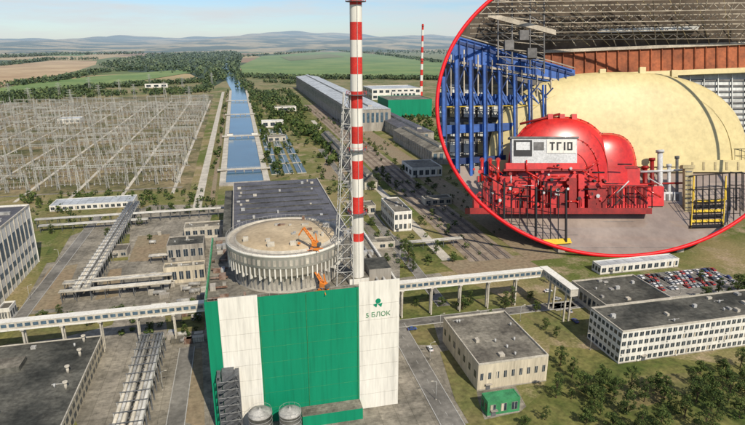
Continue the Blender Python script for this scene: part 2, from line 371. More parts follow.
# ------------------------------------------------------------------ generic building
def building(name,x0,x1,y0,y1,h,wall,roof,rows=1,wf=0,ws=0,glass=m_glass,parap=.7,vents=0,sides='FLR',z0=0,ww=.6,wh=.5,trim=None,strip=False):
    mb=MB(); t=.4; hp=h-parap
    mb.box(x0,x1,y0,y1,z0-.3,hp,wall,roof)
    if parap>0:
        tr=trim or wall
        mb.box(x0-.05,x1+.05,y0-.05,y0+t,hp,h,tr); mb.box(x0-.05,x1+.05,y1-t,y1+.05,hp,h,tr)
        mb.box(x0-.05,x0+t,y0+t,y1-t,hp,h,tr); mb.box(x1-t,x1+.05,y0+t,y1-t,hp,h,tr)
    mb.box(x0-.06,x1+.06,y0-.06,y0-.01,z0-.2,z0+.5,m_conc)
    fl=(hp-z0)/rows
    for r in range(rows):
        zb=z0+r*fl+fl*(1-wh)*.55; zt=zb+fl*wh
        if wf and 'F' in sides:
            L=(x1-x0)/wf
            for i in range(wf):
                a=x0+i*L+L*(1-ww)/2
                mb.box(a-.08,a+L*ww+.08,y0-.05,y0+.02,zb-.12,zt+.08,m_conc if wall is not m_conc else m_white); mb.box(a,a+L*ww,y0-.09,y0+.01,zb,zt,glass)
                mb.box(a+L*ww*.5-.04,a+L*ww*.5+.04,y0-.11,y0-.08,zb,zt,m_white)
                if random.random()<.18: mb.box(a+L*ww*.05,a+L*ww*.45,y0-.105,y0-.085,zb,zt,m_cream)
                if random.random()<.12: mb.box(a+.2,a+1.0,y0-.5,y0-.12,zb-.6,zb-.15,m_white)
        for sd,xx,s in (('L',x0,-1),('R',x1,1)):
            if ws and sd in sides:
                L=(y1-y0)/ws
                for i in range(ws):
                    a=y0+i*L+L*(1-ww)/2; e=sorted((xx+s*.09,xx-s*.01))
                    mb.box(e[0],e[1],a,a+L*ww,zb,zt,glass)
    if 'F' in sides and x1-x0>6:
        dx=x0+(x1-x0)*.12; mb.box(dx,dx+1.8,y0-.16,y0,z0,z0+2.4,m_steelD); mb.box(dx-.4,dx+2.2,y0-1.2,y0,z0+2.6,z0+2.75,m_conc)
    for i in range(vents):
        vx=random.uniform(x0+2,x1-3);vy=random.uniform(y0+2,y1-3); k=random.random()
        if k<.5: mb.box(vx,vx+random.uniform(1,2.5),vy,vy+random.uniform(1,2.5),hp,hp+random.uniform(.6,1.6),random.choice((m_steel,m_concL,m_pipe)))
        else: mb.cyl((vx,vy,hp),(vx,vy,hp+1.4),.4,.4,8,m_steel)
        if k>.8: mb.box(vx-1.5,vx+4,vy+1.5,vy+1.8,hp,hp+.3,m_pipe)
    return mb,name
def bpx(name,fl,fr,bk,vtop,wall,roof,**kw):
    x0,y0=P(*fl); x1=P(*fr)[0]; h=HT(x0,y0,vtop); y1=PY(bk[0],bk[1],h)
    if y1<y0+4: y1=y0+8
    mb,n=building(name,x0,x1,y0,y1,h,wall,roof,**kw); o=mb.build(n); return x0,x1,y0,y1,h
# ------------------------------------------------------------------ REACTOR BUILDING
rx1,ry0=P(397,403); rh=HT(rx1,ry0,283); rx0=PX(205,299,rh); ry1=PY(210,238,rh)
rb=MB(); Wd=rx1-rx0
rb.box(rx0,rx1,ry0,ry1,-.5,rh-1.2,m_greenw,m_roofG)
cuts=[(0,.0625,m_greenw,0),(.0625,.255,m_white,.8),(.255,.78,m_greenw,0),(.78,1.0,m_white,1.8)]
for a,c,mt,up in cuts:
    rb.box(rx0+Wd*a+(.0 if a else -.2),rx0+Wd*c+(.2 if c==1 else 0),ry0-.25-(.12 if mt is m_white else 0),ry0-.01,0,rh+up,mt)
for z in np.arange(6,rh-2,6.0):
    rb.box(rx0+Wd*.257,rx0+Wd*.778,ry0-.262,ry0-.24,z,z+.10,m_green2)
    rb.box(rx0+Wd*.064,rx0+Wd*.253,ry0-.382,ry0-.36,z,z+.08,m_conc); rb.box(rx0+Wd*.782,rx0+Wd*.998,ry0-.382,ry0-.36,z,z+.08,m_conc)
for k in range(1,14): rb.box(rx0+Wd*(.257+.521*k/14)-.04,rx0+Wd*(.257+.521*k/14)+.04,ry0-.268,ry0-.24,1,rh-1,m_greenw)
rb.box(rx0-.2,rx0+.5,ry0+.2,ry1,rh-1.2,rh,m_green2); rb.box(rx1-.5,rx1+.2,ry0+.2,ry1,rh-1.2,rh,m_white)
rb.box(rx0+.6,rx1-.6,ry1-.5,ry1,rh-1.2,rh,m_conc)
rb.box(rx0-.25,rx0-.02,ry0+2,ry1,0,rh-3,m_greenw); rb.box(rx1+.02,rx1+.25,ry0+2,ry1,0,rh-3,m_white)
for k in range(3): rb.box(rx0+Wd*(.60+.06*k),rx0+Wd*(.60+.06*k)+1.6,ry0-.36,ry0-.26,1,3.4,m_steelD)
rb.box(rx0+Wd*.45,rx0+Wd*.78,ry0-6,ry0-.4,0,4.5,m_greenw,m_roofG)
for fx_ in (.262,.772,.5): rb.cyl((rx0+Wd*fx_,ry0-.45,0),(rx0+Wd*fx_,ry0-.45,rh-.5),.09,.09,6,m_green2)
cx=PX(285,231,rh+14); RR=57*206/F; cy=ry0+RR+1.0
for i in range(110):
    x=random.uniform(rx0+1,rx1-4); y=random.uniform(ry0+1,ry1-4)
    if math.hypot(x-cx,y-cy)<RR+3: continue
    w,d,hh=random.uniform(.8,4),random.uniform(.8,3.5),random.uniform(.5,2.6)
    rb.box(x,x+w,y,y+d,rh-1.2,rh-1.2+hh,random.choice((m_rust,m_rust,m_pipe,m_conc,m_steel,m_roofG)))
for k in range(5):
    y=ry0+3+k*8.5; rb.cyl((rx0+1,y,rh-.4),(rx0+7,y,rh-.4),.4,.4,8,m_rust)
for x in (rx1-4,rx1-6.5): rb.cyl((x,ry0+3,rh-.2),(x,ry1-3,rh-.2),.45,.45,8,m_pipe)
for a,c in (((rx0,ry0),(rx1,ry0)),((rx1,ry0),(rx1,ry1)),((rx0,ry0),(rx0,ry1))):
    rb.beam((a[0],a[1],rh+1.0),(c[0],c[1],rh+1.0),.06,m_steel)
    n=22
    for i in range(n+1):
        x=a[0]+(c[0]-a[0])*i/n;y=a[1]+(c[1]-a[1])*i/n; rb.beam((x,y,rh-.2),(x,y,rh+1),.06,m_steel)
zb=rh-1.2
prof=[(RR*.90,0),(RR*.90,6.0),(RR*.985,7.0),(RR*.985,9.6),(RR,9.7),(RR,13.6),(RR+.25,13.7),(RR+.25,14.6),(RR-1.0,14.6),(RR-1.0,13.9),(RR*.86,14.1),(RR*.84,14.9),(RR*.6,15.8),(RR*.3,16.4),(.05,16.6)]
ms=[m_concL,m_conc,m_concL,m_conc,m_white,m_white,m_white,m_concL,m_concL,m_conc,m_concL,m_domeTop,m_domeTop,m_domeTop]
rb.lathe((cx,cy,zb),prof,96,m_conc,ms)
for i in range(72):
    t=2*math.pi*i/72; c_,s_=math.cos(t),math.sin(t); e=Vector((c_,s_,0)); tt=Vector((-s_,c_,0)); c0=Vector((cx,cy,zb))
    def ob(r0,r1,w,z0,z1,mt):
        a=c0+e*r0;b_=c0+e*r1
        rb.hexa([a-tt*w+Z*z0,b_-tt*w+Z*z0,b_+tt*w+Z*z0,a+tt*w+Z*z0],[a-tt*w+Z*z1,b_-tt*w+Z*z1,b_+tt*w+Z*z1,a+tt*w+Z*z1],mt)
    ob(RR*.9,RR+.0,.2,6.2 if i%2 else 5.2,9.6,m_white)
    ob(RR-.1,RR+.12,.5,10.6,12.6,m_conc if i%3 else m_concL)
    ob(RR*.895,RR*.91,.28,1.2,5.0,m_steelD if i%4==0 else m_conc)
    rb.beam(c0+e*(RR+.2)+Z*14.6,c0+e*(RR+.2)+Z*15.7,.06,m_steel)
    t2=2*math.pi*(i+1)/72; e2=Vector((math.cos(t2),math.sin(t2),0)); rb.beam(c0+e*(RR+.2)+Z*15.7,c0+e2*(RR+.2)+Z*15.7,.06,m_steel)
for k in range(16):
    a=random.uniform(0,6.28); r=random.uniform(.2,.78)*RR; w=random.uniform(.4,1.3); rb.box(cx+r*math.cos(a)-w,cx+r*math.cos(a)+w,cy+r*math.sin(a)-.5,cy+r*math.sin(a)+.5,zb+14.9,zb+16.9,random.choice((m_concL,m_pipe,m_rust)))
rb.build('reactor_building')
def text(body,loc,size,mat,name,ext=.04,align='CENTER'):
    cu=bpy.data.curves.new(name,'FONT'); cu.body=body; cu.size=size; cu.extrude=ext; cu.align_x=align; cu.materials.append(mat)
    o=bpy.data.objects.new(name,cu); scene.collection.objects.link(o); o.rotation_euler=(math.pi/2,0,0); o.location=loc; return o
lx=rx0+Wd*.885
text('5 БЛОК',(lx,ry0-.45,rh-11.8),2.5,m_green2,'building_lettering')
lg=MB()
for k in range(3):
    t=math.pi/2+k*2*math.pi/3
    lg.cyl((lx+1.0*math.cos(t),ry0-.55,rh-6.8+1.0*math.sin(t)),(lx+1.0*math.cos(t),ry0-.4,rh-6.8+1.0*math.sin(t)),.92,.92,3 if k else 18,m_greenw)
lg.build('plant_logo_sign')
for (u,v,hh,rr) in ((260,412,11,3.9),(290,411,12,3.6)):
    x,y=P(u,v,hh); s=MB(); s.lathe((x,y,-.2),[(rr,0),(rr,hh-.4),(rr+.15,hh-.4),(rr+.15,hh),(rr*.6,hh+1),(.3,hh+1.5),(.3,hh+2),(.02,hh+2)],40,m_pipe)
    for z in np.arange(1.5,hh,1.5): s.lathe((x,y,z),[(rr+.02,0),(rr+.1,.06),(rr+.02,.12)],40,m_steel)
    for j in range(12):
        t=j*math.pi/6; s.beam((x+rr*math.cos(t),y+rr*math.sin(t),hh+.05),(x+rr*math.cos(t),y+rr*math.sin(t),hh+1),.05,m_steel)
        t2=t+math.pi/6; s.beam((x+rr*math.cos(t),y+rr*math.sin(t),hh+1),(x+rr*math.cos(t2),y+rr*math.sin(t2),hh+1),.05,m_steel)
    s.build('storage_silo')
s=MB(); x0,_=P(223,420); x1=PX(243,420); ys=ry0-6; sh=HT(x0,ys,378)
for x in (x0,x1):
    for y in (ys,ys+4.5): s.beam((x,y,0),(x,y,sh),.25,m_steelD)
nf=int(sh/3)
for i in range(nf+1):
    z=i*sh/nf; s.box(x0,x0+1.2,ys,ys+4.5,z-.1,z,m_steelD); s.box(x1-1.2,x1,ys,ys+4.5,z-.1,z,m_steelD)
    if i<nf:
        d=sh/nf; s.hexa([(x0+1.2,ys,z-.15),(x1-1.2,ys,z+d-.25),(x1-1.2,ys+2,z+d-.25),(x0+1.2,ys+2,z-.15)],[(x0+1.2,ys,z),(x1-1.2,ys,z+d-.1),(x1-1.2,ys+2,z+d-.1),(x0+1.2,ys+2,z)],m_steelD)
        s.beam((x0,ys,z),(x1,ys,z+d),.12,m_steelD); s.beam((x0,ys,z+1.1),(x1,ys,z+1.1),.08,m_steel)
s.box(x0+1.5,x1-1.5,ys+2.4,ys+5.6,0,sh,m_steelD); s.build('stair_tower')
# ------------------------------------------------------------------ stack
def stack(name,x,y,z0,z1,r0,r1,bands,n=24,plats=()):
    s=MB()
    for a,c,mt in bands:
        ra=r0+(r1-r0)*(a-z0)/(z1-z0); rc=r0+(r1-r0)*(c-z0)/(z1-z0); s.cyl((x,y,a),(x,y,c),ra,rc,n,mt,caps=False)
    s.cyl((x,y,z1-.2),(x,y,z1),r1*.95,r1*.95,n,m_steelD)
    for z in plats:
        r=r0+(r1-r0)*(z-z0)/(z1-z0)
        s.lathe((x,y,z),[(r,0),(r+1.3,0),(r+1.3,.25),(r,.25)],n,m_steelD)
        for j in range(12):
            t=j*math.pi/6; t2=t+math.pi/6; q=r+1.25
            s.beam((x+q*math.cos(t),y+q*math.sin(t),z),(x+q*math.cos(t),y+q*math.sin(t),z+1.2),.08,m_red)
            s.beam((x+q*math.cos(t),y+q*math.sin(t),z+1.2),(x+q*math.cos(t2),y+q*math.sin(t2),z+1.2),.08,m_red)
    return s
sx,sy=P(358,281,rh-1.2)
vb=[-7,5,22,40,57,74,91,108,126,143,160,178,196,213,232,240,281]
zs=[HT(sx,sy,v) for v in vb][::-1]; zs[0]=rh-1.3
seq=[m_white,m_red,m_white]+[m_red,m_white]*7
bands=[(zs[i],zs[i+1],seq[i]) for i in range(len(zs)-1)]
stk=stack('v',sx,sy,zs[0],zs[-1],2.15,1.9,bands,28,(HT(sx,sy,2),HT(sx,sy,95),HT(sx,sy,150),HT(sx,sy,213)))
stk.beam((sx,sy-2.3,rh),(sx,sy-2.1,zs[-1]),.12,m_steel); stk.build('ventilation_stack')
lt=MB(); zt=HT(sx,sy,92); lx_=sx-5.2
lattice(lt,(lx_,sy,rh-1.2),(sx-3.2,sy,zt),6.0,2.0,13,.28,m_steelW)
for z in np.linspace(rh+8,zt-2,7): lt.beam((lx_+(sx-3.2-lx_)*(z-rh)/(zt-rh),sy,z),(sx-1.8,sy,z),.3,m_steel)
for i in range(18):
    k=i/18; z=rh-1+(zt-rh)*k; x=lx_+(sx-3.2-lx_)*k; d=(zt-rh)/18
    lt.beam((x-1.2,sy-1,z),(x+1.2,sy-1,z+d),.22,m_steelD)
lt.build('lattice_mast')
s=MB(); s.box(sx-3.5,sx+3.5,sy-2.6,sy+3,rh-1.2,rh+.9,m_white,m_roofG); s.box(sx+3.9,rx1-1,sy-1,sy+10,rh-1.2,rh+3.2,m_conc,m_roofD); s.build('roof_plantroom')
def crane(x,y,z,rz,name='derrick_crane',sc=1.0):
    s=MB()
    s.box(-1.6,1.6,-1.2,1.2,0,.9,m_orange); s.cyl((0,0,.9),(0,0,1.6),1,1,16,m_steelD)
    s.box(-1.2,1.0,-1,1,1.6,3.4,m_orange); s.box(.2,1.05,-1.02,-.1,2.2,3.2,m_glass); s.box(-2.3,-1.2,-.9,.9,1.7,2.9,m_steelD)
    lattice(s,(.4,0,3.2),(4.6,0,8.6),.9,.7,6,.28,m_orange)
    s.beam((4.6,0,8.6),(6.8,0,5.2),.45,m_orange); s.cyl((.8,0,2.6),(3.2,0,6.2),.2,.2,8,m_steelD)
    s.beam((-.8,.5,3.4),(-.4,0,6.8),.25,m_orange); s.beam((-.8,-.5,3.4),(-.4,0,6.8),.25,m_orange); s.beam((-.4,0,6.8),(4.6,0,8.6),.12,m_steelD)
    s.cyl((6.8,0,5.2),(6.8,0,2.2),.06,.06,5,m_steelD); s.box(6.4,7.2,-.4,.4,1.5,2.2,m_orange)
    for a in (-1.5,1.5):
        for b_ in (-1.1,1.1): s.beam((a,b_,.2),(a*1.7,b_*1.9,0),.25,m_orange)
    o=s.build(name,(x,y,z)); o.rotation_euler=(0,0,rz); o.scale=(sc,)*3; return o
a=P(315,246,rh+15); crane(a[0],a[1],zb+15.0,math.radians(150),sc=.85)
a=P(328,297,rh); crane(a[0]-.5,ry0+1.6,rh-1.0,math.radians(135),sc=.95)
# ------------------------------------------------------------------ hall behind the reactor
hb=MB(); hx0=PX(233,222,26); hx1=PX(337,215,26); hy0=ry1+1; hy1=PY(235,183,28)
hb.box(hx0,hx1,hy0+14,hy1,0,28,m_conc,m_roofB)
hb.box(hx0-6,hx0,hy0+6,hy1-6,0,24,m_roofB,m_roofD)
for i in range(14):
    y=hy0+18+i*(hy1-hy0-20)/14; hb.box(hx0+2+(i%3),hx1-2-(i%4)*2,y,y+.6,28,28.5,m_roofD)
for i in range(30):
    x=random.uniform(hx0+2,hx1-4);y=random.uniform(hy0+16,hy1-4); hb.box(x,x+random.uniform(.8,2.5),y,y+random.uniform(.8,2),28,28+random.uniform(.6,1.8),random.choice((m_concL,m_pipe,m_steel)))
for i in range(10):
    x=hx0+(hx1-hx0)*(i+.25)/10; hb.box(x,x+(hx1-hx0)*.05,hy0+13.9,hy0+14,18,26,m_glass)
for x in (hx0,hx1-.5): hb.box(x,x+.5,hy0+14.2,hy1,28,28.9,m_concL)
hb.box(hx1-14,hx1+4,hy0+2,hy0+13.5,0,rh-9,m_concL,m_roofG)
hb.build('turbine_hall_annex')
# ------------------------------------------------------------------ gallery
yg=PY(470,311); gzt=HT(PX(470,311),yg,277); gzb=gzt-3.3
ga=MB(); gx0=-190; gx1=PX(540,303)
ga.box(gx0,gx1,yg,yg+3.4,gzb,gzt,m_concL,m_concL); ga.box(gx0,gx1,yg-.15,yg+3.55,gzt,gzt+.25,m_white)
ga.box(gx0,gx1,yg-.1,yg-.003,gzb-.5,gzb+.25,m_white)
x=gx0+1
while x<gx1-2.5:
    ga.box(x,x+2.1,yg-.06,yg,gzb+1.1,gzt-.7,m_glassB); x+=3
x=gx0+5
while x<gx1:
    for dy in (.4,2.7): ga.box(x,x+.7,yg+dy,yg+dy+.7,0,gzb-1.1,m_concL)
    ga.box(x-.4,x+1.1,yg-.05,yg+3.45,gzb-1.1,gzb-.5,m_concL); x+=15
xg=gx1; yga=PY(600,322)
ga.box(xg,xg+4,yga,yg+3.4,gzb,gzt,m_concL,m_concL); ga.box(xg-.15,xg+4.15,yga,yg+3.6,gzt+.26,gzt+.5,m_white)
y=yga+1
while y<yg-2: ga.box(xg-.06,xg,y,y+2.1,gzb+1.1,gzt-.7,m_glassB); y+=3
for y in np.arange(yga+4,yg,14): ga.box(xg+.3,xg+1,y,y+.7,0,gzb,m_concL); ga.box(xg+3,xg+3.7,y,y+.7,0,gzb,m_concL)
ga.build('elevated_walkway')
# ------------------------------------------------------------------ left turbine hall
tx1,ty0=P(0,306); ty0-=60; ty1=PY(37,262); th=HT(*P(37,262),206)
t=MB(); t.box(tx1-60,tx1,ty0,ty1,0,th,m_white,m_roofB); t.box(tx1-60,tx1+.3,ty1,ty1+.5,0,th+1,m_white); t.box(tx1-.4,tx1+.3,ty0,ty1,th,th+.8,m_concL)
n=int((ty1-ty0)/6)
for i in range(n):
    y=ty0+i*6.0+.8
    for z0_,z1_ in ((3,6.5),(11,14),(18.5,th-7)): t.box(tx1,tx1+.08,y,y+4.2,z0_,z1_,m_glassB)
    t.box(tx1,tx1+.35,y-1.0,y-.5,0,th,m_concL)
for i in range(18):
    y=ty0+random.uniform(5,ty1-ty0-6); t.box(tx1-random.uniform(6,40),tx1-4,y,y+2,th,th+random.uniform(.8,2),m_pipe)
t.build('turbine_hall')
bpx('workshop_building',(0,322),(14,318),(20,300),309,m_white,m_roofG,rows=1,wf=4,ws=3)
x1_,y1_=P(102,335,8); y0_=PY(70,470)
mb,n=building('maintenance_building',x1_-75,x1_,y0_,y1_,8,m_cream,m_roofD,rows=2,wf=20,ws=18,vents=14,parap=.35,trim=m_concL)
for (u,v) in ((66,388),(68,372),(80,355),(84,341)):
    xx,yy=P(u,v,8); mb.cyl((xx,yy,7.5),(xx,yy,10.2),.55,.55,12,m_concL); mb.cyl((xx,yy,10.2),(xx,yy,10.8),.9,.9,12,m_concL)
mb.box(x1_-40,x1_-25,y1_-22,y1_-14,7.6,9.6,m_roofD,m_roofG)
mb.build(n)
# ------------------------------------------------------------------ pipe racks
def rack(name,xc,y0,y1,z,w=4.5,h=2.4,duo=True,mat=m_pipe):
    r=MB(); xs=(xc-w*.55,xc+w*.55) if duo else (xc,)
    for x in xs:
        hw=w*.42
        r.box(x-hw,x+hw,y0,y1,z,z+h*.45,mat)
        for k in range(3): r.cyl((x-hw+hw*(.35+.65*k),y0,z+h*.62),(x-hw+hw*(.35+.65*k),y1,z+h*.62),hw*.3,hw*.3,8,random.choice((m_pipe,m_steelW,m_concL)))
    y=y0+1
    while y<y1:
        r.box(xc-w*1.05,xc+w*1.05,y,y+.5,z-.5,z,m_steelD); r.box(xc-w*1.05,xc+w*1.05,y,y+.3,z+h,z+h+.2,m_steelD)
        for s_ in (-1,1):
            r.box(xc+s_*w*1.0-.2,xc+s_*w*1.0+.2,y,y+.4,0,z-.5,m_steelD); r.box(xc+s_*w*1.0-.12,xc+s_*w*1.0+.12,y,y+.25,z,z+h,m_steel)
        y+=6
    return r.build(name)
rack('pipe_rack',PX(131,412,7),PY(110,450),yg-3,6.5,w=5)
rack('pipe_rack',PX(84,285,6),PY(62,302),PY(118,212),6,4.2)
def rackx(name,x0,x1,yc,z,w=3,h=1.6):
    r=MB()
    for k in range(4): r.cyl((x0,yc-w/2+w*k/3,z+.6),(x1,yc-w/2+w*k/3,z+.6),.5,.5,8,random.choice((m_pipe,m_concL,m_steelW)))
    x=x0+1
    while x<x1:
        r.box(x,x+.4,yc-w/2-.8,yc+w/2+.8,z-.4,z,m_steelD)
        for s_ in (-1,1): r.box(x,x+.35,yc+s_*(w/2+.5)-.17,yc+s_*(w/2+.5)+.17,0,z-.4,m_steelD)
        x+=7
    return r.build(name)
rackx('pipe_rack',PX(64,297),PX(172,292),PY(110,297),5)
rackx('pipe_rack',PX(64,297),PX(172,292),PY(110,297)+8,6.5,w=4)
rackx('pipe_rack',PX(40,225),PX(232,212),PY(130,222),6)
rackx('pipe_rack',PX(40,232),PX(150,222),PY(100,228),4)
rackx('pipe_rack',PX(400,250),PX(460,243),PY(430,247),4)
rackx('pipe_rack',PX(150,262),PX(170,260),PY(160,262),4)
# ------------------------------------------------------------------ other buildings
bpx('warehouse_building',(477,391),(547,382),(437,318),364,m_cream,m_roofG,rows=1,wf=9,ws=7,vents=9,ww=.35,wh=.25,sides='FL',trim=m_concL)
bpx('garage_shed',(487,417),(520,413),(482,393),402,m_green2,m_green2,rows=1,wf=3,ws=2,parap=.2,ww=.5)
ox0,ox1,oy0,oy1,oh=bpx('office_building',(618,364),(800,341),(600,306),331,m_white,m_roofD,rows=4,wf=34,ws=8,vents=16,sides='FL',ww=.62,wh=.5,trim=m_concL)
bpx('canteen_building',(604,322),(668,313),(567,281),305,m_concL,m_roofD,rows=1,wf=10,ws=8,vents=8,sides='FL')
bpx('gatehouse_building',(600,275),(676,266),(580,262),266,m_white,m_roofW,rows=1,wf=12,ws=3,parap=.4)
bpx('utility_building',(394,232),(411,230),(380,198),212,m_white,m_roofG,rows=2,wf=4,ws=8,vents=3)
bpx('utility_building',(168,262),(205,258),(178,236),246,m_conc,m_roofD,rows=1,wf=5,ws=4,vents=4)
bpx('utility_building',(165,285),(206,281),(178,262),268,m_cream,m_roofG,rows=1,wf=6,ws=3,vents=5)
bpx('utility_building',(185,240),(228,236),(192,222),228,m_concL,m_roofG,rows=1,wf=6,ws=3,vents=4)
bpx('transformer_house',(112,258),(128,256),(118,244),251,m_conc,m_roofG,rows=1,wf=2)
bpx('long_store_building',(50,212),(135,205),(58,199),206,m_white,m_roofW,rows=1,wf=14,parap=.3)
bpx('utility_building',(412,178),(440,175),(412,160),168,m_white,m_roofG,rows=1,wf=5,ws=3)
bpx('utility_building',(350,216),(375,213),(345,202),207,m_concL,m_roofG,rows=1,wf=4,ws=3,vents=2)
bpx('shed_building',(370,250),(395,248),(365,238),243,m_concL,m_roofG,rows=1,wf=3)
bpx('shed_building',(262,128),(283,126),(262,120),121,m_white,m_roofW,rows=1,wf=3)
bpx('shed_building',(275,112),(296,111),(274,106),107,m_white,m_roofG,rows=1,wf=3)
bpx('shed_building',(268,142),(286,141),(268,135),137,m_concL,m_roofG,rows=1,wf=3)
bpx('shed_building',(58,124),(85,121),(60,117),119,m_white,m_roofW,rows=1,wf=4)
bpx('shed_building',(145,88),(170,86),(148,84),84,m_white,m_roofG,rows=1,wf=3)
bpx('shed_building',(425,206),(450,203),(420,196),199,m_concL,m_roofG,rows=1,wf=4)
bpx('shed_building',(150,318),(165,316),(152,308),311,m_white,m_roofG,rows=1,wf=3)
def hall(name,fl,fr,yend,vtop,wall,roof,glass=True):
    x0,y0=P(*fl);x1=P(*fr)[0];h=HT(x0,y0,vtop);y1=yend
    s=MB(); s.box(x0,x1,y0,y1,0,h,wall); xm=(x0+x1)/2
    s.hexa([(x0-.5,y0-.5,h),(x1+.5,y0-.5,h),(x1+.5,y1,h),(x0-.5,y1,h)],[(xm-1,y0-.5,h+3.5),(xm+1,y0-.5,h+3.5),(xm+1,y1,h+3.5),(xm-1,y1,h+3.5)],roof)
    L=y1-y0; n=int(L/9)
    for i in range(n): s.box(x0-.1,x0,y0+i*9+1.5,y0+i*9+7.5,h*.45,h*.85,m_glassB); s.box(x0-.5,x0,y0+i*9-.4,y0+i*9+.4,0,h,m_concL)
    for i in range(int((x1-x0)/7)): s.box(x0+i*7+1.5,x0+i*7+5.5,y0-.1,y0,h*.4,h*.85,m_glassB)
    s.box(xm-3,xm+3,y0+8,y1-8,h+2.6,h+5.5,m_concL,roof)
    return s.build(name)
hall('background_turbine_hall',(352,132),(386,128),PY(312,88),110,m_conc,m_roofW)
bpx('background_reactor_block',(388,118),(430,116),(372,96),100,m_greenw,m_roofG,rows=1)
bpx('background_reactor_block',(372,100),(418,98),(352,86),89,m_white,m_roofW,rows=2,wf=8,ws=5)
bpx('background_reactor_block',(392,110),(412,108),(384,96),92,m_white,m_roofG,rows=3,wf=6,ws=5)
hall('long_workshop_hall',(408,145),(430,142),PY(372,120),133,m_conc,m_roofB)
hall('long_workshop_hall',(432,165),(452,162),PY(402,140),152,m_conc,m_roofG)
hall('long_workshop_hall',(365,190),(378,189),PY(310,140),182,m_concL,m_roofG)
fx,fy=P(421,97); fz=HT(fx,fy,24); bn=[]; k=13
for i in range(k): bn.append((fz*i/k,fz*(i+1)/k,m_red if i%2==0 else m_white))
stack('s',fx,fy,0,fz,3.6,2.4,bn,16,(fz*.5,fz*.97)).build('chimney_stack')
sp=MB()
for i in range(3):
    for j in range(6):
        x0=PX(272,175)+i*13; y0=PY(272,175)+j*52; sp.box(x0-.5,x0+9,y0,y0+46,0,.9,m_concL,m_pool)
        sp.box(x0+3.8,x0+4.6,y0+1,y0+45,.9,1.6,m_steel)
sp.build('spray_pond')
# ------------------------------------------------------------------ ground cover of the site
ap=MB()
ap.poly([(*P(*q),.008) for q in ((100,470),(560,470),(470,300),(400,238),(330,205),(150,205),(60,240),(20,310))],m_apron); ap.build('concrete_pavement')
for i,(px,mt) in enumerate((
 ([(100,262),(112,235),(130,234),(128,260)],m_grass),([(128,262),(138,236),(170,234),(165,260)],m_dirt),
 ([(20,312),(50,268),(78,264),(60,308)],m_dirt),([(0,345),(20,315),(60,312),(100,328),(60,338)],m_dry),
 ([(180,420),(184,350),(202,348),(205,430)],m_dirt),
 ([(400,240),(440,240),(475,268),(400,278)],m_grass),([(400,290),(470,283),(520,305),(400,325)],m_grass),
 ([(398,322),(432,318),(440,345),(400,345)],m_dry),
 ([(470,300),(560,292),(590,330),(560,342),(520,312)],m_dry),
 ([(550,345),(800,372),(800,470),(480,470),(460,425),(520,412),(545,390)],m_grass),
 ([(262,110),(300,106),(345,140),(320,150)],m_grass),([(262,140),(275,136),(290,176),(264,182)],m_dry),
 ([(318,178),(330,150),(352,168),(350,182)],m_dirt),([(345,190),(375,205),(380,236),(350,206)],m_grass),
 ([(440,262),(520,255),(545,270),(470,282)],m_dirt),
 ([(212,215),(230,212),(226,235),(205,238)],m_grass),([(42,212),(120,206),(110,222),(30,232)],m_dry),
 ([(60,230),(75,228),(55,262),(40,264)],m_grass),
 ([(82,312),(120,308),(112,325),(100,328),(84,322)],m_grass),([(165,316),(205,312),(205,330),(168,334)],m_dry),
 ([(95,300),(110,270),(122,268),(118,296)],m_dirt),([(0,352),(-20,330),(20,318),(16,330)],m_grass),
 ([(470,346),(478,400),(486,425),(470,425),(455,400),(440,352)],m_dry),
 ([(330,212),(350,210),(372,238),(372,262),(350,262)],m_grass),
 ([(600,400),(640,376),(700,372),(690,392),(630,412)],m_dry),
 )): sheet('grass' if mt is m_grass else ('dry_grass' if mt is m_dry else 'bare_soil'),px,mt,.014+.004*i)
rw=MB(); a0=PX(470,262); ry=PY(470,262); ryE=PY(300,105)
rw.poly([(a0,ry,.13),(a0+30,ry,.13),(a0+30,ryE,.13),(a0,ryE,.13)],m_ballast); rw.build('railway_ballast')
rl=MB()
for k in range(4):
    x=a0+4+k*7
    for dx in (0,1.5): rl.box(x+dx,x+dx+.18,ry,ryE,.29,.45,m_rust)
    for y in np.arange(ry,ry+260,1.6): rl.box(x-.5,x+2.2,y,y+.5,.13,.29,m_steelD)
rl.build('railway_track')
dr=MB(); wsheet(dr,a0+36,a0+58,PY(520,262),PY(350,120),.12,m_dirt); dr.build('dirt_road')
dr=MB(); wsheet(dr,a0-16,a0-9,PY(430,262),PY(330,120),.125,m_concL); dr.build('service_road')
def road(name,x0,x1,y0,y1,z=.15,axis='y',dash=True):
    r=MB(); wsheet(r,x0,x1,y0,y1,z,m_asph)
    if axis=='y':
        r.box(x0-.3,x0,y0,y1,0,z+.12,m_kerb); r.box(x1,x1+.3,y0,y1,0,z+.12,m_kerb); c=(x0+x1)/2
        if dash:
            for y in np.arange(y0,y1-3,7): wsheet(r,c-.07,c+.07,y,y+2.4,z+.004,m_kerb)
    else:
        r.box(x0,x1,y0-.3,y0,0,z+.12,m_kerb); r.box(x0,x1,y1,y1+.3,0,z+.12,m_kerb); c=(y0+y1)/2
        if dash:
            for x in np.arange(x0,x1-3,7): wsheet(r,x,x+2.4,c-.07,c+.07,z+.004,m_kerb)
    return r.build(name)
xa=PX(425,395); road('road',xa,xa+8,PY(425,500),PY(415,322))
yb=PY(450,322); road('road',xa-14,PX(596,322),yb+.4,yb+7,z=.16,axis='x')
xb=PX(395,250); road('road',xb,xb+6,yg+8,PY(300,150),dash=False)
xc_=PX(172,395); road('road',xc_,xc_+6,PY(160,460),yg-4,dash=False)
yd=PY(120,312); road('road',PX(40,318),PX(200,308),yd-6,yd,axis='x',z=.17,dash=False)
yk=PY(620,303); road('road',PX(545,312)+6,PX(800,290),yk,yk+7,z=.16,axis='x')
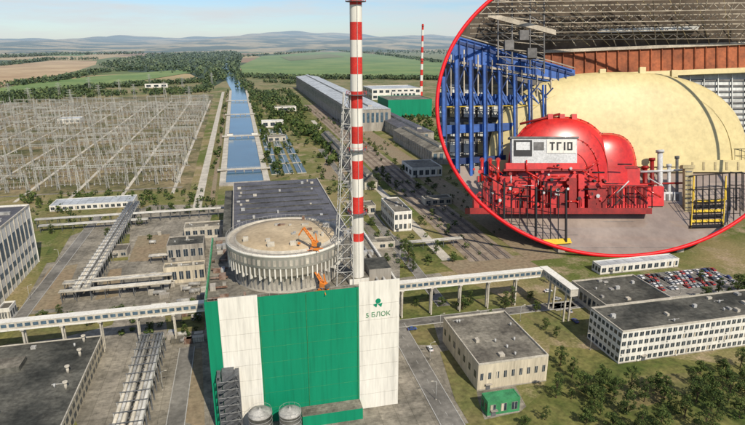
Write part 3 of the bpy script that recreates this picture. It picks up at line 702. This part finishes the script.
xe=PX(28,300); road('road',xe,xe+6,PY(0,330),PY(90,215),dash=False)
pk=MB(); pkx0=PX(592,300);pkx1=PX(735,280);pky0=PY(600,300);pky1=PY(600,279)
wsheet(pk,pkx0,pkx1,pky0,pky1,.2,m_asph)
rowsY=[pky0+3+i*((pky1-pky0-7)/3) for i in range(4)]
for yy in rowsY:
    for x in np.arange(pkx0+2,pkx1,2.7): wsheet(pk,x-.06,x+.06,yy-2.6,yy+2.6,.204,m_mark)
pk.build('parking_lot')
def car_mesh(mat):
    s=MB()
    lo=[(-2.15,.35),(2.15,.35),(2.2,.62),(2.05,.82),(1.15,.95),(-1.45,.98),(-2.1,.92),(-2.2,.6)]
    def ext(pr,w0,w1f,mat):
        n=len(pr); a=[(x,-w0*w1f(z),z) for x,z in pr]; c=[(x,w0*w1f(z),z) for x,z in pr]
        s.poly(a,mat); s.poly(c[::-1],mat)
        for i in range(n): j=(i+1)%n; s.poly([a[j],a[i],c[i],c[j]],mat)
    ext(lo,.88,lambda z:1-.08*abs(z-.6),mat)
    ext([(1.15,.96),(.45,1.38),(-.95,1.42),(-1.6,.98)],.80,lambda z:1-.25*(z-.96),m_glass)
    ext([(.48,1.37),(.40,1.44),(-.9,1.47),(-.98,1.40)],.72,lambda z:1,mat)
    for x in (-1.35,1.35):
        for y in (-.86,.86): s.cyl((x,y-.1,.32),(x,y+.1,.32),.32,.32,12,m_tyre)
    for y in (-.6,.6): s.box(2.12,2.22,y-.15,y+.15,.6,.75,m_mark); s.box(-2.22,-2.1,y-.15,y+.15,.65,.8,m_red)
    return s
protoC=[None]*5
def car(x,y,z,rz):
    k=random.choices(range(5),(4,4,2.2,1.5,2))[0]
    if protoC[k] is None:
        o=car_mesh(m_carc[k]).build('parked_car',(x,y,z)); o.rotation_euler=(0,0,rz); protoC[k]=o
    else: inst(protoC[k],'parked_car',(x,y,z),rz)
for yy in rowsY:
    for x in np.arange(pkx0+3.35,pkx1-1.5,2.7):
        if random.random()<.62: car(x+random.uniform(-.1,.1),yy+random.uniform(-.2,.2),.2,math.pi/2*random.choice((1,-1)))
for (u,v) in ((557,300),(569,312),(575,322),(548,292),(430,350),(412,330)): car(*P(u,v),.2,random.choice((0,math.pi/2)))
lm=MB(); lm.cyl((0,0,0),(0,0,8),.12,.07,8,m_steel); lm.beam((0,0,8),(1.6,0,8.5),.09,m_steel); lm.box(1.3,2.2,-.18,.18,8.4,8.6,m_concL); lm.box(-.25,.25,-.25,.25,0,.5,m_conc)
lo=None
for (u,v) in ((440,330),(480,326),(520,321),(560,316),(430,360),(436,400),(600,300),(640,297),(680,294),(720,290),(165,350),(163,390),(400,262),(380,238),(60,262),(30,300),(590,350)):
    if lo is None: lo=lm.build('street_lamp',(*P(u,v),0))
    else: inst(lo,'street_lamp',(*P(u,v),0),random.choice((0,3.14)))
# ------------------------------------------------------------------ trees
T=[(462,309,9),(470,306,7),(512,306,9),(505,309,8),(408,262,11),(413,272,8),(453,262,6),(366,258,7),(388,186,12),(378,186,12),(383,180,12),(372,190,10),(396,190,9),(348,180,8),(490,318,5),(530,300,6),
 (560,366,9),(572,378,8),(556,398,9),(582,392,10),(594,406,10),(602,386,10),(614,398,9),(626,414,10),(644,402,9),(656,390,9),(668,408,10),(684,418,9),(696,402,10),(708,388,9),(716,416,10),(728,402,9),(739,418,10),(744,396,9),
 (690,384,7),(722,374,8),(740,368,9),(660,428,9),(704,432,10),(640,432,9),(612,430,8),(586,424,7),(726,384,8),(746,382,9),
 (700,374,7),(545,420,5),(525,426,5),(735,302,13),(744,294,13),(705,300,9),(718,294,8),(740,310,12),
 (700,282,7),(560,285,6),(548,283,5),(575,291,6),(20,328,6),(90,326,7),(185,336,6),(150,332,6),(170,312,5),(128,232,7),(108,236,7),(70,226,8),(52,234,7),(140,226,6),(150,240,5),
 (330,232,6),(345,238,8),(402,215,8),(420,225,7),(432,216,7),(448,232,6),(395,165,9),(403,172,9),(340,172,8),(268,120,8),(280,128,8),(290,150,7),(262,134,7),(300,140,8),(320,158,8),
 (330,166,8),(345,150,8),(360,146,8),(375,152,8),(318,122,8),(310,112,8),(296,104,8),(418,190,8),(428,184,8),(198,208,7),(188,214,7),(172,210,7),(214,212,7),(150,214,7),(40,206,8),(30,200,8),
 (355,250,8),(362,244,8),(372,226,8),(366,216,7),(386,262,6),(436,254,8),(428,262,6),(404,250,9),(352,200,8),(360,206,8),(340,190,8),(118,318,6),(60,316,6),(44,318,5),(198,322,6),(442,306,6),(430,300,7),(416,306,5),(536,312,7),(545,330,6),(556,338,6)]
for u,v,h in T: tree(u,v,h*1.06)
for p,(u,v) in zip(protos,((598,396),(664,398),(712,400),(630,392))): p.location=(*P(u,v),0)
for i in range(8):
    u=random.uniform(570,760); v=random.uniform(390,440)
    tree(u,v,random.uniform(4,6))
forest('shrubbery',[(590,390),(760,380),(760,440),(560,440)],20,(1.2,2.6),60,.6,.16)
forest('shrubbery',[(262,185),(345,184),(345,200),(262,200)],40,(2,5),40,.5,.25)
forest('shrubbery',[(20,196),(220,188),(218,212),(20,226)],130,(2,6),40,.5,.22)
forest('shrubbery',[(262,95),(400,140),(380,182),(262,180)],240,(2,6),26,.5,.28)
forest('shrubbery',[(345,185),(440,160),(520,250),(400,285)],120,(1.5,4),40,.6,.2)
forest('shrubbery',[(20,315),(205,300),(205,345),(110,335)],40,(1,2.5),50,.6,.2)
# ------------------------------------------------------------------ yard equipment
for i in range(44):
    if i<26: u=random.uniform(160,204);v=random.uniform(290,345)
    else: u=random.uniform(120,225);v=random.uniform(222,300)
    x,y=P(u,v); s=MB(); w=random.uniform(1.2,3.4)
    if i%3==0:
        s.cyl((x-w,y,1.4),(x+w,y,1.4),1.1,1.1,14,m_pipe); s.box(x-w*.7,x-w*.5,y-1,y+1,0,.6,m_conc); s.box(x+w*.5,x+w*.7,y-1,y+1,0,.6,m_conc); s.build('storage_tank')
    else:
        s.box(x,x+w*1.6,y,y+2.4,.1,2.5,random.choice((m_rust,m_pipe,m_conc,m_concL,m_roofG)))
        for q in range(5): s.box(x+w*1.6*(q+.3)/5,x+w*1.6*(q+.3)/5+.1,y-.06,y-.003,.2,2.4,m_steelD)
        s.build('shipping_container')
# ------------------------------------------------------------------ COLLAGE INSET of the turbine hall, modelled as a round diorama behind the car park
EU,EV,EA,EB=620.0,106.0,183.0,150.0
r_=ray(620,256); d0=(0.4-CH)/r_.z
def L(u,v,z): return C+ray(u,v)*(d0+z)
EP=[(EU+EA*.99*math.cos(t*2*math.pi/96),EV+EB*.99*math.sin(t*2*math.pi/96)) for t in range(96)]
def clip_poly(pts):
    out=list(pts)
    for i in range(96):
        a,b_=EP[i],EP[(i+1)%96]
        def ins(p): return (b_[0]-a[0])*(p[1]-a[1])-(b_[1]-a[1])*(p[0]-a[0])>=0
        inp=out; out=[]
        for j in range(len(inp)):
            p,q=inp[j-1],inp[j]; ip,iq=ins(p),ins(q)
            if ip!=iq:
                n1=(b_[0]-a[0]);n2=(b_[1]-a[1]); f1=n1*(p[1]-a[1])-n2*(p[0]-a[0]); f2=n1*(q[1]-a[1])-n2*(q[0]-a[0]); t=f1/(f1-f2)
                out.append((p[0]+(q[0]-p[0])*t,p[1]+(q[1]-p[1])*t))
            if iq: out.append(q)
        if not out: return []
    return out
def lslab(mb,pts,z,mat,th=1.0):
    pts=clip_poly(pts)
    if len(pts)<3: return
    zf=z if callable(z) else (lambda u,v:z)
    a=[L(u,v,zf(u,v)) for u,v in pts]; b_=[p+FW*th for p in a]
    mb.poly(a,mat); mb.poly(b_[::-1],mat)
    for i in range(len(a)): j=(i+1)%len(a); mb.poly([a[j],a[i],b_[i],b_[j]],mat)
def lbeam(mb,u0,v0,z0,u1,v1,z1,w,mat,round_=False):
    k=.985; du,dv=(u1-u0)/EA,(v1-v0)/EB; pu,pv=(u0-EU)/EA,(v0-EV)/EB
    a=du*du+dv*dv; b_=2*(pu*du+pv*dv); c=pu*pu+pv*pv-k*k; D=b_*b_-4*a*c
    if D<=0 or a==0: return
    t0=max(0,(-b_-math.sqrt(D))/(2*a)); t1=min(1,(-b_+math.sqrt(D))/(2*a))
    if t1<=t0: return
    g_=lambda t:L(u0+(u1-u0)*t,v0+(v1-v0)*t,z0+(z1-z0)*t)
    if round_: mb.cyl(g_(t0),g_(t1),w,w,10,mat)
    else: mb.beam(g_(t0),g_(t1),w,mat)
def lbox(mb,u0,v0,u1,v1,z0,dep,mat):
    a=[L(u0,v1,z0),L(u1,v1,z0),L(u1,v0,z0),L(u0,v0,z0)]; b_=[p+FW*dep for p in a]; mb.hexa(a,b_,mat)
def lell(mb,u,v,z,a,b_,c,mat,n=32,m=12,pw=1.0):
    s=(d0+z)/F; o=L(u,v,z); k=len(mb.v); i_=mb.mi(mat)
    for j in range(m+1):
        ph=(math.pi/2)*j/m
        for i in range(n):
            t=2*math.pi*i/n; cu=math.cos(t);su=math.sin(t)
            cp=math.cos(ph)**pw if math.cos(ph)>1e-6 else 0
            mb.v.append(tuple(o+R*(a*s*cu*cp)+FW*(c*su*cp)+U*(b_*s*abs(math.sin(ph))**pw)))
    for j in range(m):
        for i in range(n): mb.f.append((k+j*n+i,k+j*n+(i+1)%n,k+(j+1)*n+(i+1)%n,k+(j+1)*n+i)); mb.m.append(i_); mb.sm.append(True)
mi_red=M('machine_red_enamel',(.58,.020,.012),.32,.16,.05,spec=.5,fine=.12,coat=.3,stain=.25)
mi_redD=M('machine_dark_red',(.26,.012,.010),.5,.25,.1)
mi_cream=M('cream_casing',(.60,.50,.25),.45,.07,.03,fine=.08,stain=.10)
mi_creamD=M('cream_casing_seam',(.40,.33,.18),.6,.1,.1)
mi_blue=M('blue_steelwork',(.025,.10,.36),.55,.25,.06)
mi_blueD=M('dark_blue_steelwork',(.012,.035,.13),.6,.25,.06)
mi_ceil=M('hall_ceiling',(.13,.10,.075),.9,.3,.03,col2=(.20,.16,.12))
mi_truss=M('truss_paint',(.42,.37,.29),.7,.25,.1)
mi_brown=M('rust_orange_girder',(.30,.085,.03),.7,.35,.05,stain=.3)
mi_floor=M('hall_floor',(.27,.215,.18),.08,.12,.03,col2=(.34,.28,.235),spec=.8,fine=.06)
mi_wall=M('hall_window_wall',(.56,.57,.54),.7,.2,.05)
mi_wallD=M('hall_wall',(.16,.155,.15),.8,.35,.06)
mi_grey=M('instrument_panel',(.55,.555,.55),.4,.1,.1)
mi_black=M('black_railing_paint',(.015,.015,.017),.5,.1,.2)
mi_rim=M('red_rim',(.78,.008,.015),.45,.03,.05)
rm=MB(); n=160; k=len(rm.v); tb=10; cen=L(EU,EV,0); s0=d0/F; tr=1.9*s0
for i in range(n):
    t=2*math.pi*i/n; e=(R*math.cos(t)*EA-U*math.sin(t)*EB)*s0; nr=(R*math.cos(t)*EB-U*math.sin(t)*EA).normalized()
    for j in range(tb):
        q=2*math.pi*j/tb; rm.v.append(tuple(cen+e+nr*(tr*math.cos(q))+FW*(tr*math.sin(q))))
mi_=rm.mi(mi_rim)
for i in range(n):
    for j in range(tb): rm.f.append((i*tb+j,i*tb+(j+1)%tb,((i+1)%n)*tb+(j+1)%tb,((i+1)%n)*tb+j)); rm.m.append(mi_); rm.sm.append(True)
for (u,s_) in ((560,-1),(680,1)): rm.box(*sorted((L(u,250,4).x,L(u+8,250,4).x)),L(u,250,4).y+2,L(u,250,4).y+8,-.5,L(u,250,4).z,m_conc)
rm.build('inset_circle_rim')
zfl=lambda u,v: max(0.5,(256-v)/78*48)
fl=MB(); lslab(fl,[(400,166),(830,166),(830,270),(400,270)],zfl,mi_floor,.6)
fl.build('turbine_hall_floor')
fj=MB()
for i in range(6):
    v=184+i*13; lslab(fj,[(400,v),(830,v-3),(830,v-2.6),(400,v+.4)],lambda u,v:zfl(u,v)-.12,mi_wallD,.1)
fj.build('floor_joint')
ZB=80
bw=MB()
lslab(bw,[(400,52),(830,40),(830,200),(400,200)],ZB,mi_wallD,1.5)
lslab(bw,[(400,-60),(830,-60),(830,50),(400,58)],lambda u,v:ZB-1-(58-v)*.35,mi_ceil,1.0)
lslab(bw,[(600,76),(830,70),(830,160),(600,160)],ZB-3,mi_wall,1)
for i in range(14): v=80+i*5.6; lslab(bw,[(600,v),(830,v-1),(830,v+.8),(600,v+1.6)],ZB-4,mi_wallD,.6)
for i in range(12): u=606+i*14; lbeam(bw,u,74,ZB-5,u,160,ZB-5,.7,mi_wall)
for i in range(7):
    for j in range(5):
        u=436+i*14; v=84+j*19
        lslab(bw,[(u,v),(u+11,v+.7),(u+11,v+14.7),(u,v+14)],ZB-3,mi_wall if (i*3+j*5)%4 else mi_creamD,1)
for i in range(9): v=86+i*11; lbeam(bw,432,v,ZB-5,532,v+3,ZB-5,.5,mi_wallD)
bw.build('turbine_hall_wall')
tr_=MB()
for i,(va,vb_,z) in enumerate(((-32,-40,24),(-18,-24,30),(-5,-10,37),(7,2,44),(18,13,51),(28,23,58),(36,33,65))):
    g2=9-i*.7; lbeam(tr_,470,va,z,800,vb_,z,.9-.06*i,mi_truss); lbeam(tr_,470,va+g2,z,800,vb_+g2,z,.7-.05*i,mi_truss)
    nseg=24
    for q in range(nseg):
        u=480+q*320/nseg; uu=u+160/nseg; w=uu+160/nseg; vt=va+(vb_-va)*(u-470)/330
        lbeam(tr_,u,vt+g2,z,uu,vt,z,.4,mi_truss); lbeam(tr_,uu,vt,z,w,vt+g2,z,.4,mi_truss)
for q in range(12): lbeam(tr_,480+q*34,-44,22,556+q*20,46,72,.6,mi_truss)
for q in range(10): lbeam(tr_,480+q*34,-44,23,590+q*20,46,71,.35,mi_creamD)
tr_.build('roof_truss')
sk=MB()
for (a_,b_,v) in ((560,640,-2),(655,740,4),(575,640,17),(650,735,12),(600,700,29)): lslab(sk,[(a_,v),(b_,v-3),(b_-3,v+1.5),(a_-3,v+4)],ZB-14,mi_wall,.4)
sk.build('skylight')
gr=MB()
lslab(gr,[(545,52),(830,40),(830,66),(570,76),(545,66)],ZB-8,mi_brown,3)
for i in range(22): u=552+i*11; lbeam(gr,u,51-(u-545)*.042,ZB-9,u,74-(u-545)*.036,ZB-9,.6,mi_brown)
lslab(gr,[(545,50),(830,38),(830,41),(545,53)],ZB-10,mi_truss,1.5); lslab(gr,[(560,75),(830,64),(830,69),(560,80)],ZB-10,mi_cream,1.5)
gr.build('crane_runway_girder')
bl=MB()
lslab(bl,[(450,34),(575,70),(575,86),(440,62)],ZB-22,mi_blue,3)
lslab(bl,[(448,38),(574,73.5),(574,76),(448,41)],ZB-22.6,mi_blueD,.5); lslab(bl,[(443,58),(574,82),(574,84),(443,60.5)],ZB-22.7,mi_truss,.5)
lslab(bl,[(430,92),(548,96),(548,104),(430,106)],ZB-24,mi_blue,2)
lslab(bl,[(430,126),(530,122),(530,129),(430,135)],ZB-26,mi_blue,2)
lslab(bl,[(430,160),(520,154),(520,159),(430,167)],ZB-26,mi_blueD,2)
for i,u in enumerate((443,456,470,484,499,514,529,543)):
    lbeam(bl,u,50+i*5,ZB-30,u+1,182,ZB-30,2.3-.16*i,mi_blue); lbeam(bl,u+2.5,50+i*5,ZB-29.5,u+3.5,182,ZB-29.5,.8,mi_blueD)
    lbeam(bl,u-5,60+i*4,ZB-27,u+10,104,ZB-27,.7,mi_blue); lbeam(bl,u+10,60+i*4,ZB-27,u-5,104,ZB-27,.7,mi_blueD)
    lbeam(bl,u+8,45+i*5,ZB-26,u+8,96,ZB-26,.8,mi_truss)
for i in range(16): u=452+i*7.6; lbeam(bl,u,36+(u-450)*.29,ZB-23.5,u,64+(u-450)*.17,ZB-23.5,.6,mi_blueD)
lbeam(bl,450,32,ZB-25,575,68,ZB-25,.7,mi_truss); lbeam(bl,440,107,ZB-27,548,105,ZB-27,.5,m_yellow)
bl.build('blue_steel_frame')
dk=MB()
for u in (498,512,530,544): lbeam(dk,u,-10,ZB-34,u,74-(545-u)*.3,ZB-34,.9,mi_wallD)
for i in range(9): v=0+i*8; lbeam(dk,496,v,ZB-34,544,v+5,ZB-34,.5,mi_truss); lbeam(dk,498,v,ZB-34,512,v+8,ZB-34,.5,mi_wallD); lbeam(dk,530,v,ZB-34,544,v+8,ZB-34,.5,mi_wallD)
lslab(dk,[(488,12),(556,30),(556,35),(488,17)],ZB-35,mi_truss,1)
for u,v in ((520,30),(528,48),(505,40)): lbox(dk,u,v,u+9,v+10,ZB-36,3,mi_wallD)
dk.build('overhead_crane')
cc=MB(); zc=60
lell(cc,618,168,zc,129,95,13,mi_cream,72,20,.78)
s_=(d0+zc)/F; o_=L(618,168,zc)
for fac,dz,w_,mt in ((.62,-9.6,.5,mi_creamD),(.84,-7.2,.9,mi_cream),(1.0,0.0,1.2,mi_cream)):
    prev=None
    for i in range(49):
        t=math.pi*i/48; cu=math.copysign(abs(math.cos(t))**.78,math.cos(t)); su=math.sin(t)**.78
        p=o_+R*(129*s_*fac*cu)+U*(95*s_*fac*su)+FW*dz
        if prev is not None: cc.beam(prev,p,w_,mt)
        prev=p
lbox(cc,490,160,746,172,zc-11,6,mi_cream)
for i in range(22): u=496+i*11.5; lbox(cc,u,162,u+2,170,zc-11.4,.5,mi_creamD)
for uu,vv in ((640,72),(672,75),(600,74)): lbox(cc,uu,vv-5,uu+6,vv+2,zc-2,3,mi_cream)
cc.build('generator_casing')
# red turbine generator
tg=MB(); zt_=33
def arc(fac,dz,w,mt,u=560,v=182,a=52,b_=64,z=zt_,pw=.8,bolts=False):
    s_=(d0+z)/F; o_=L(u,v,z); prev=None
    for i in range(41):
        t=math.pi*i/40; cu=math.copysign(abs(math.cos(t))**pw,math.cos(t)); su=math.sin(t)**pw
        p=o_+R*(a*s_*fac*cu)+U*(b_*s_*fac*su)+FW*dz
        if prev is not None: tg.beam(prev,p,w,mt)
        if bolts and i%2==0: tg.cyl(p-FW*(w+.5),p+FW*.2,.32,.32,6,mi_redD)
        prev=p
lbox(tg,497,186,606,212,zt_-9,18,mi_redD); lbox(tg,500,176,604,190,zt_-8,16,mi_red)
lell(tg,560,182,zt_,52,64,11,mi_red,56,16,.8)
lell(tg,602,184,zt_+4,34,50,10,mi_red,40,12,.62)
lbox(tg,600,184,648,208,zt_-6,14,mi_red); lbox(tg,640,186,664,206,zt_-4,10,mi_red)
for k in range(4): lbox(tg,604+k*11,188,612+k*11,204,zt_-6.5,.6,mi_redD)
lbox(tg,612,168,640,185,zt_-4,6,mi_red); lbox(tg,614,166,638,168.5,zt_-4.5,7,mi_redD)
arc(.45,-10.2,.35,mi_redD); arc(.66,-8.6,.8,mi_red,bolts=True); arc(.86,-5.9,.35,mi_redD); arc(1.01,0,1.0,mi_red,bolts=True)
arc(1.01,0,.8,mi_red,602,184,34,50,zt_+4,.62,bolts=True)
for k in range(7):
    t=math.pi*(k+.5)/7; s_=(d0+zt_)/F; o_=L(560,182,zt_); tg.beam(o_+R*(52*s_*.66*math.cos(t))+U*(64*s_*.66*math.sin(t))+FW*-8.8,o_+R*(52*s_*.99*math.cos(t))+U*(64*s_*.99*math.sin(t))+FW*-1.2,.45,mi_red)
lbeam(tg,520,124,zt_-2,560,114,zt_-2,.8,mi_redD,True)
for u in (548,560,572): lbox(tg,u,114,u+5,121,zt_-3,4,mi_red)
lbox(tg,512,138,577,163,zt_-13,5,mi_grey); lbox(tg,547,139.5,576,153,zt_-13.4,.5,m_white); lbox(tg,514,140,532,156,zt_-13.5,.6,mi_black); lbox(tg,516,142,530,150,zt_-13.9,.3,mi_grey)
lbox(tg,510,136.5,579,138.5,zt_-13.6,6.5,mi_wallD); lbox(tg,534,142,544,150,zt_-13.4,.5,mi_wallD); lbox(tg,506,163,584,170,zt_-13,5,mi_red); lbox(tg,504,169,588,171,zt_-13.8,6,mi_redD)
for i in range(13):
    u=474+i*9.5; h_=random.uniform(12,34); lbox(tg,u,207-h_,u+random.uniform(5,9),211,zt_-14+random.uniform(0,3),6,random.choice((mi_red,mi_redD,mi_red)))
for i in range(90):
    u=random.uniform(474,606);v=random.uniform(164,206); z=zt_-15.2; p=L(u,v,z)
    tg.cyl(p,p+FW*2.8,random.uniform(.35,1.3),random.uniform(.35,1.2),12,random.choice((mi_red,mi_redD,mi_red,mi_redD,mi_black,mi_grey,mi_red)))
for i in range(50):
    u=random.uniform(474,650);v=random.uniform(160,202); lbeam(tg,u,v,zt_-14,u+random.choice((0,14,-12,0)),v+random.choice((12,8,0)),zt_-14,random.uniform(.2,.7),random.choice((mi_red,mi_redD,mi_red,mi_grey,mi_black)),True)
for i in range(9):
    u=604+i*6; lbeam(tg,u,186,zt_-8,u,208,zt_-8,.35,mi_black,True)
lbeam(tg,602,186,zt_-8,654,186,zt_-8,.35,mi_black,True); lbeam(tg,602,196,zt_-8,654,196,zt_-8,.25,mi_black,True)
lbox(tg,478,176,500,182,zt_-12,5,mi_red); lbox(tg,470,208,652,214,zt_-16,20,mi_redD)
for u in (482,490,498): lbeam(tg,u,160,zt_-12,u,182,zt_-12,1.0,mi_red,True); p=L(u,160,zt_-12); tg.cyl(p-FW*.5,p+FW*.9,1.6,1.6,14,mi_redD)
tg.build('turbine_generator')
ax=MB()
for i,(u,v0,v1,w_,mt) in enumerate(((652,160,206,1.4,mi_redD),(660,152,204,1.8,mi_grey),(669,166,205,1.2,mi_grey),(677,158,206,1.0,mi_wallD),(645,168,206,1.6,mi_redD))):
    lbeam(ax,u,v0,zt_+3,u,v1,zt_+3,w_,mt,True); p=L(u,v0,zt_+3); ax.cyl(p-U*.5,p+U*1.4,w_*1.5,w_*1.5,14,mt)
lbeam(ax,640,172,zt_+2,684,170,zt_+2,.9,mi_grey,True); lbeam(ax,640,184,zt_+2,684,183,zt_+2,.7,mi_redD,True); lbox(ax,654,192,682,207,zt_+1,6,mi_grey)
for k in range(5): lbox(ax,656+k*5,194,659+k*5,204,zt_+.6,.4,mi_wallD)
ax.build('auxiliary_machinery')
lab=MB(); zl=zt_-13.75
def st(u0,v0,u1,v1): lbox(lab,u0,v0,u1,v1,zl,.3,mi_black)
st(550,142,555,143.4);st(551.8,143.4,553.2,150);st(557,142,561.5,143.4);st(557,143.4,558.4,150);st(564,142,565.5,150);st(567.5,142,572.5,143.3);st(567.5,148.8,572.5,150);st(567.5,143.3,568.8,148.8);st(571.2,143.3,572.5,148.8)
lab.build('unit_number_sign')
def rail(name,segs,mat=mi_black,h=26,nm=3,w=.55,dn=9):
    s=MB()
    for (u0,v0,u1,v1) in segs:
        for q in range(nm): k=h*(1-q/nm); lbeam(s,u0,v0-k,zfl(0,v0),u1,v1-k,zfl(0,v1),w*(1 if q==0 else .6),mat)
        n=max(2,int(abs(u1-u0)/dn)+1)
        for i in range(n+1): t=i/n; u=u0+(u1-u0)*t;v=v0+(v1-v0)*t; lbeam(s,u,v-h,zfl(0,v),u,v,zfl(0,v),w*.8,mat)
    return s
s=rail('r',[(480,222,504,236),(504,236,566,243)],h=50,nm=4,dn=8)
for (u,v) in ((504,236),(536,241),(566,243)): lbeam(s,u,v-54,zfl(0,v)-1,u,v,zfl(0,v)-1,1.1,mi_black)
lslab(s,[(535,240),(570,238),(572,243),(535,246)],lambda u,v:zfl(u,v)-2,m_yellow,.6)
s.build('safety_railing')
s=rail('r',[(690,214,742,210),(690,228,740,226),(730,210,770,214)],h=38,dn=7)
s.build('safety_railing')
s=MB()
for i in range(6): lslab(s,[(696-i,200+i*5),(724,199+i*5),(724,201.4+i*5),(696-i,202.4+i*5)],lambda u,v:zfl(u,v)-3,m_yellow if i%2==0 else mi_black,1.5)
for u in (694,726): lbeam(s,u,176,20,u-3,228,16,.6,m_yellow); lbeam(s,u,176,20,u,200,20,.5,m_yellow)
s.build('access_steps')
s=rail('r',[(610,169,790,169)],h=20,dn=7,w=.4); s.build('safety_railing')
s=MB(); lbox(s,685,168,693,212,zfl(0,212),3,mi_creamD); lbox(s,683,165,695,168.5,zfl(0,212)-.5,4,mi_creamD)
for k in range(9): lbox(s,686,171+k*4.5,692,172+k*4.5,zfl(0,212)-.4,.4,mi_wallD)
s.build('control_cabinet')
# ------------------------------------------------------------------ light, world, camera
az=math.radians(28); el=math.radians(43)
sunv=(-fh*math.cos(az)+R*math.sin(az))*math.cos(el)+Z*math.sin(el)
sd=bpy.data.lights.new('sun','SUN'); sd.energy=5.0; sd.angle=math.radians(.5); sd.color=(1,.91,.77)
so=bpy.data.objects.new('sun',sd); scene.collection.objects.link(so); so.rotation_euler=sunv.to_track_quat('Z','Y').to_euler()
w=bpy.data.worlds.new('World'); scene.world=w; w.use_nodes=True; nt=w.node_tree; bg=nt.nodes['Background']
sky=nt.nodes.new('ShaderNodeTexSky'); sky.sky_type='NISHITA'; sky.sun_disc=False; sky.sun_elevation=el; sky.sun_rotation=math.atan2(sunv.x,sunv.y)
sky.altitude=300; sky.dust_density=.3; sky.air_density=1.0; sky.ozone_density=3
tc=nt.nodes.new('ShaderNodeTexCoord'); mp=nt.nodes.new('ShaderNodeMapping'); mp.inputs['Scale'].default_value=(1.6,1.6,13); nt.links.new(tc.outputs['Generated'],mp.inputs[0])
cl=mrange(nt,noise(nt,mp.outputs[0],2.4,7,.62),.42,.66,0,.8)
tint=mixrgb(nt,1.0,sky.outputs[0],(.84,.95,1.14),'MULTIPLY')
col=mixrgb(nt,cl,tint,(6.9,7.2,7.4))
nt.links.new(col,bg.inputs[0]); bg.inputs[1].default_value=.10
cd=bpy.data.cameras.new('camera'); cd.sensor_width=36; cd.lens=F/745*36; cd.clip_end=60000; cd.clip_start=1
co=bpy.data.objects.new('camera',cd); scene.collection.objects.link(co)
co.matrix_world=Matrix(((R.x,U.x,-FW.x,C.x),(R.y,U.y,-FW.y,C.y),(R.z,U.z,-FW.z,C.z),(0,0,0,1)))
scene.camera=co
scene.view_settings.view_transform='Standard'; scene.view_settings.look='None'; scene.view_settings.exposure=0
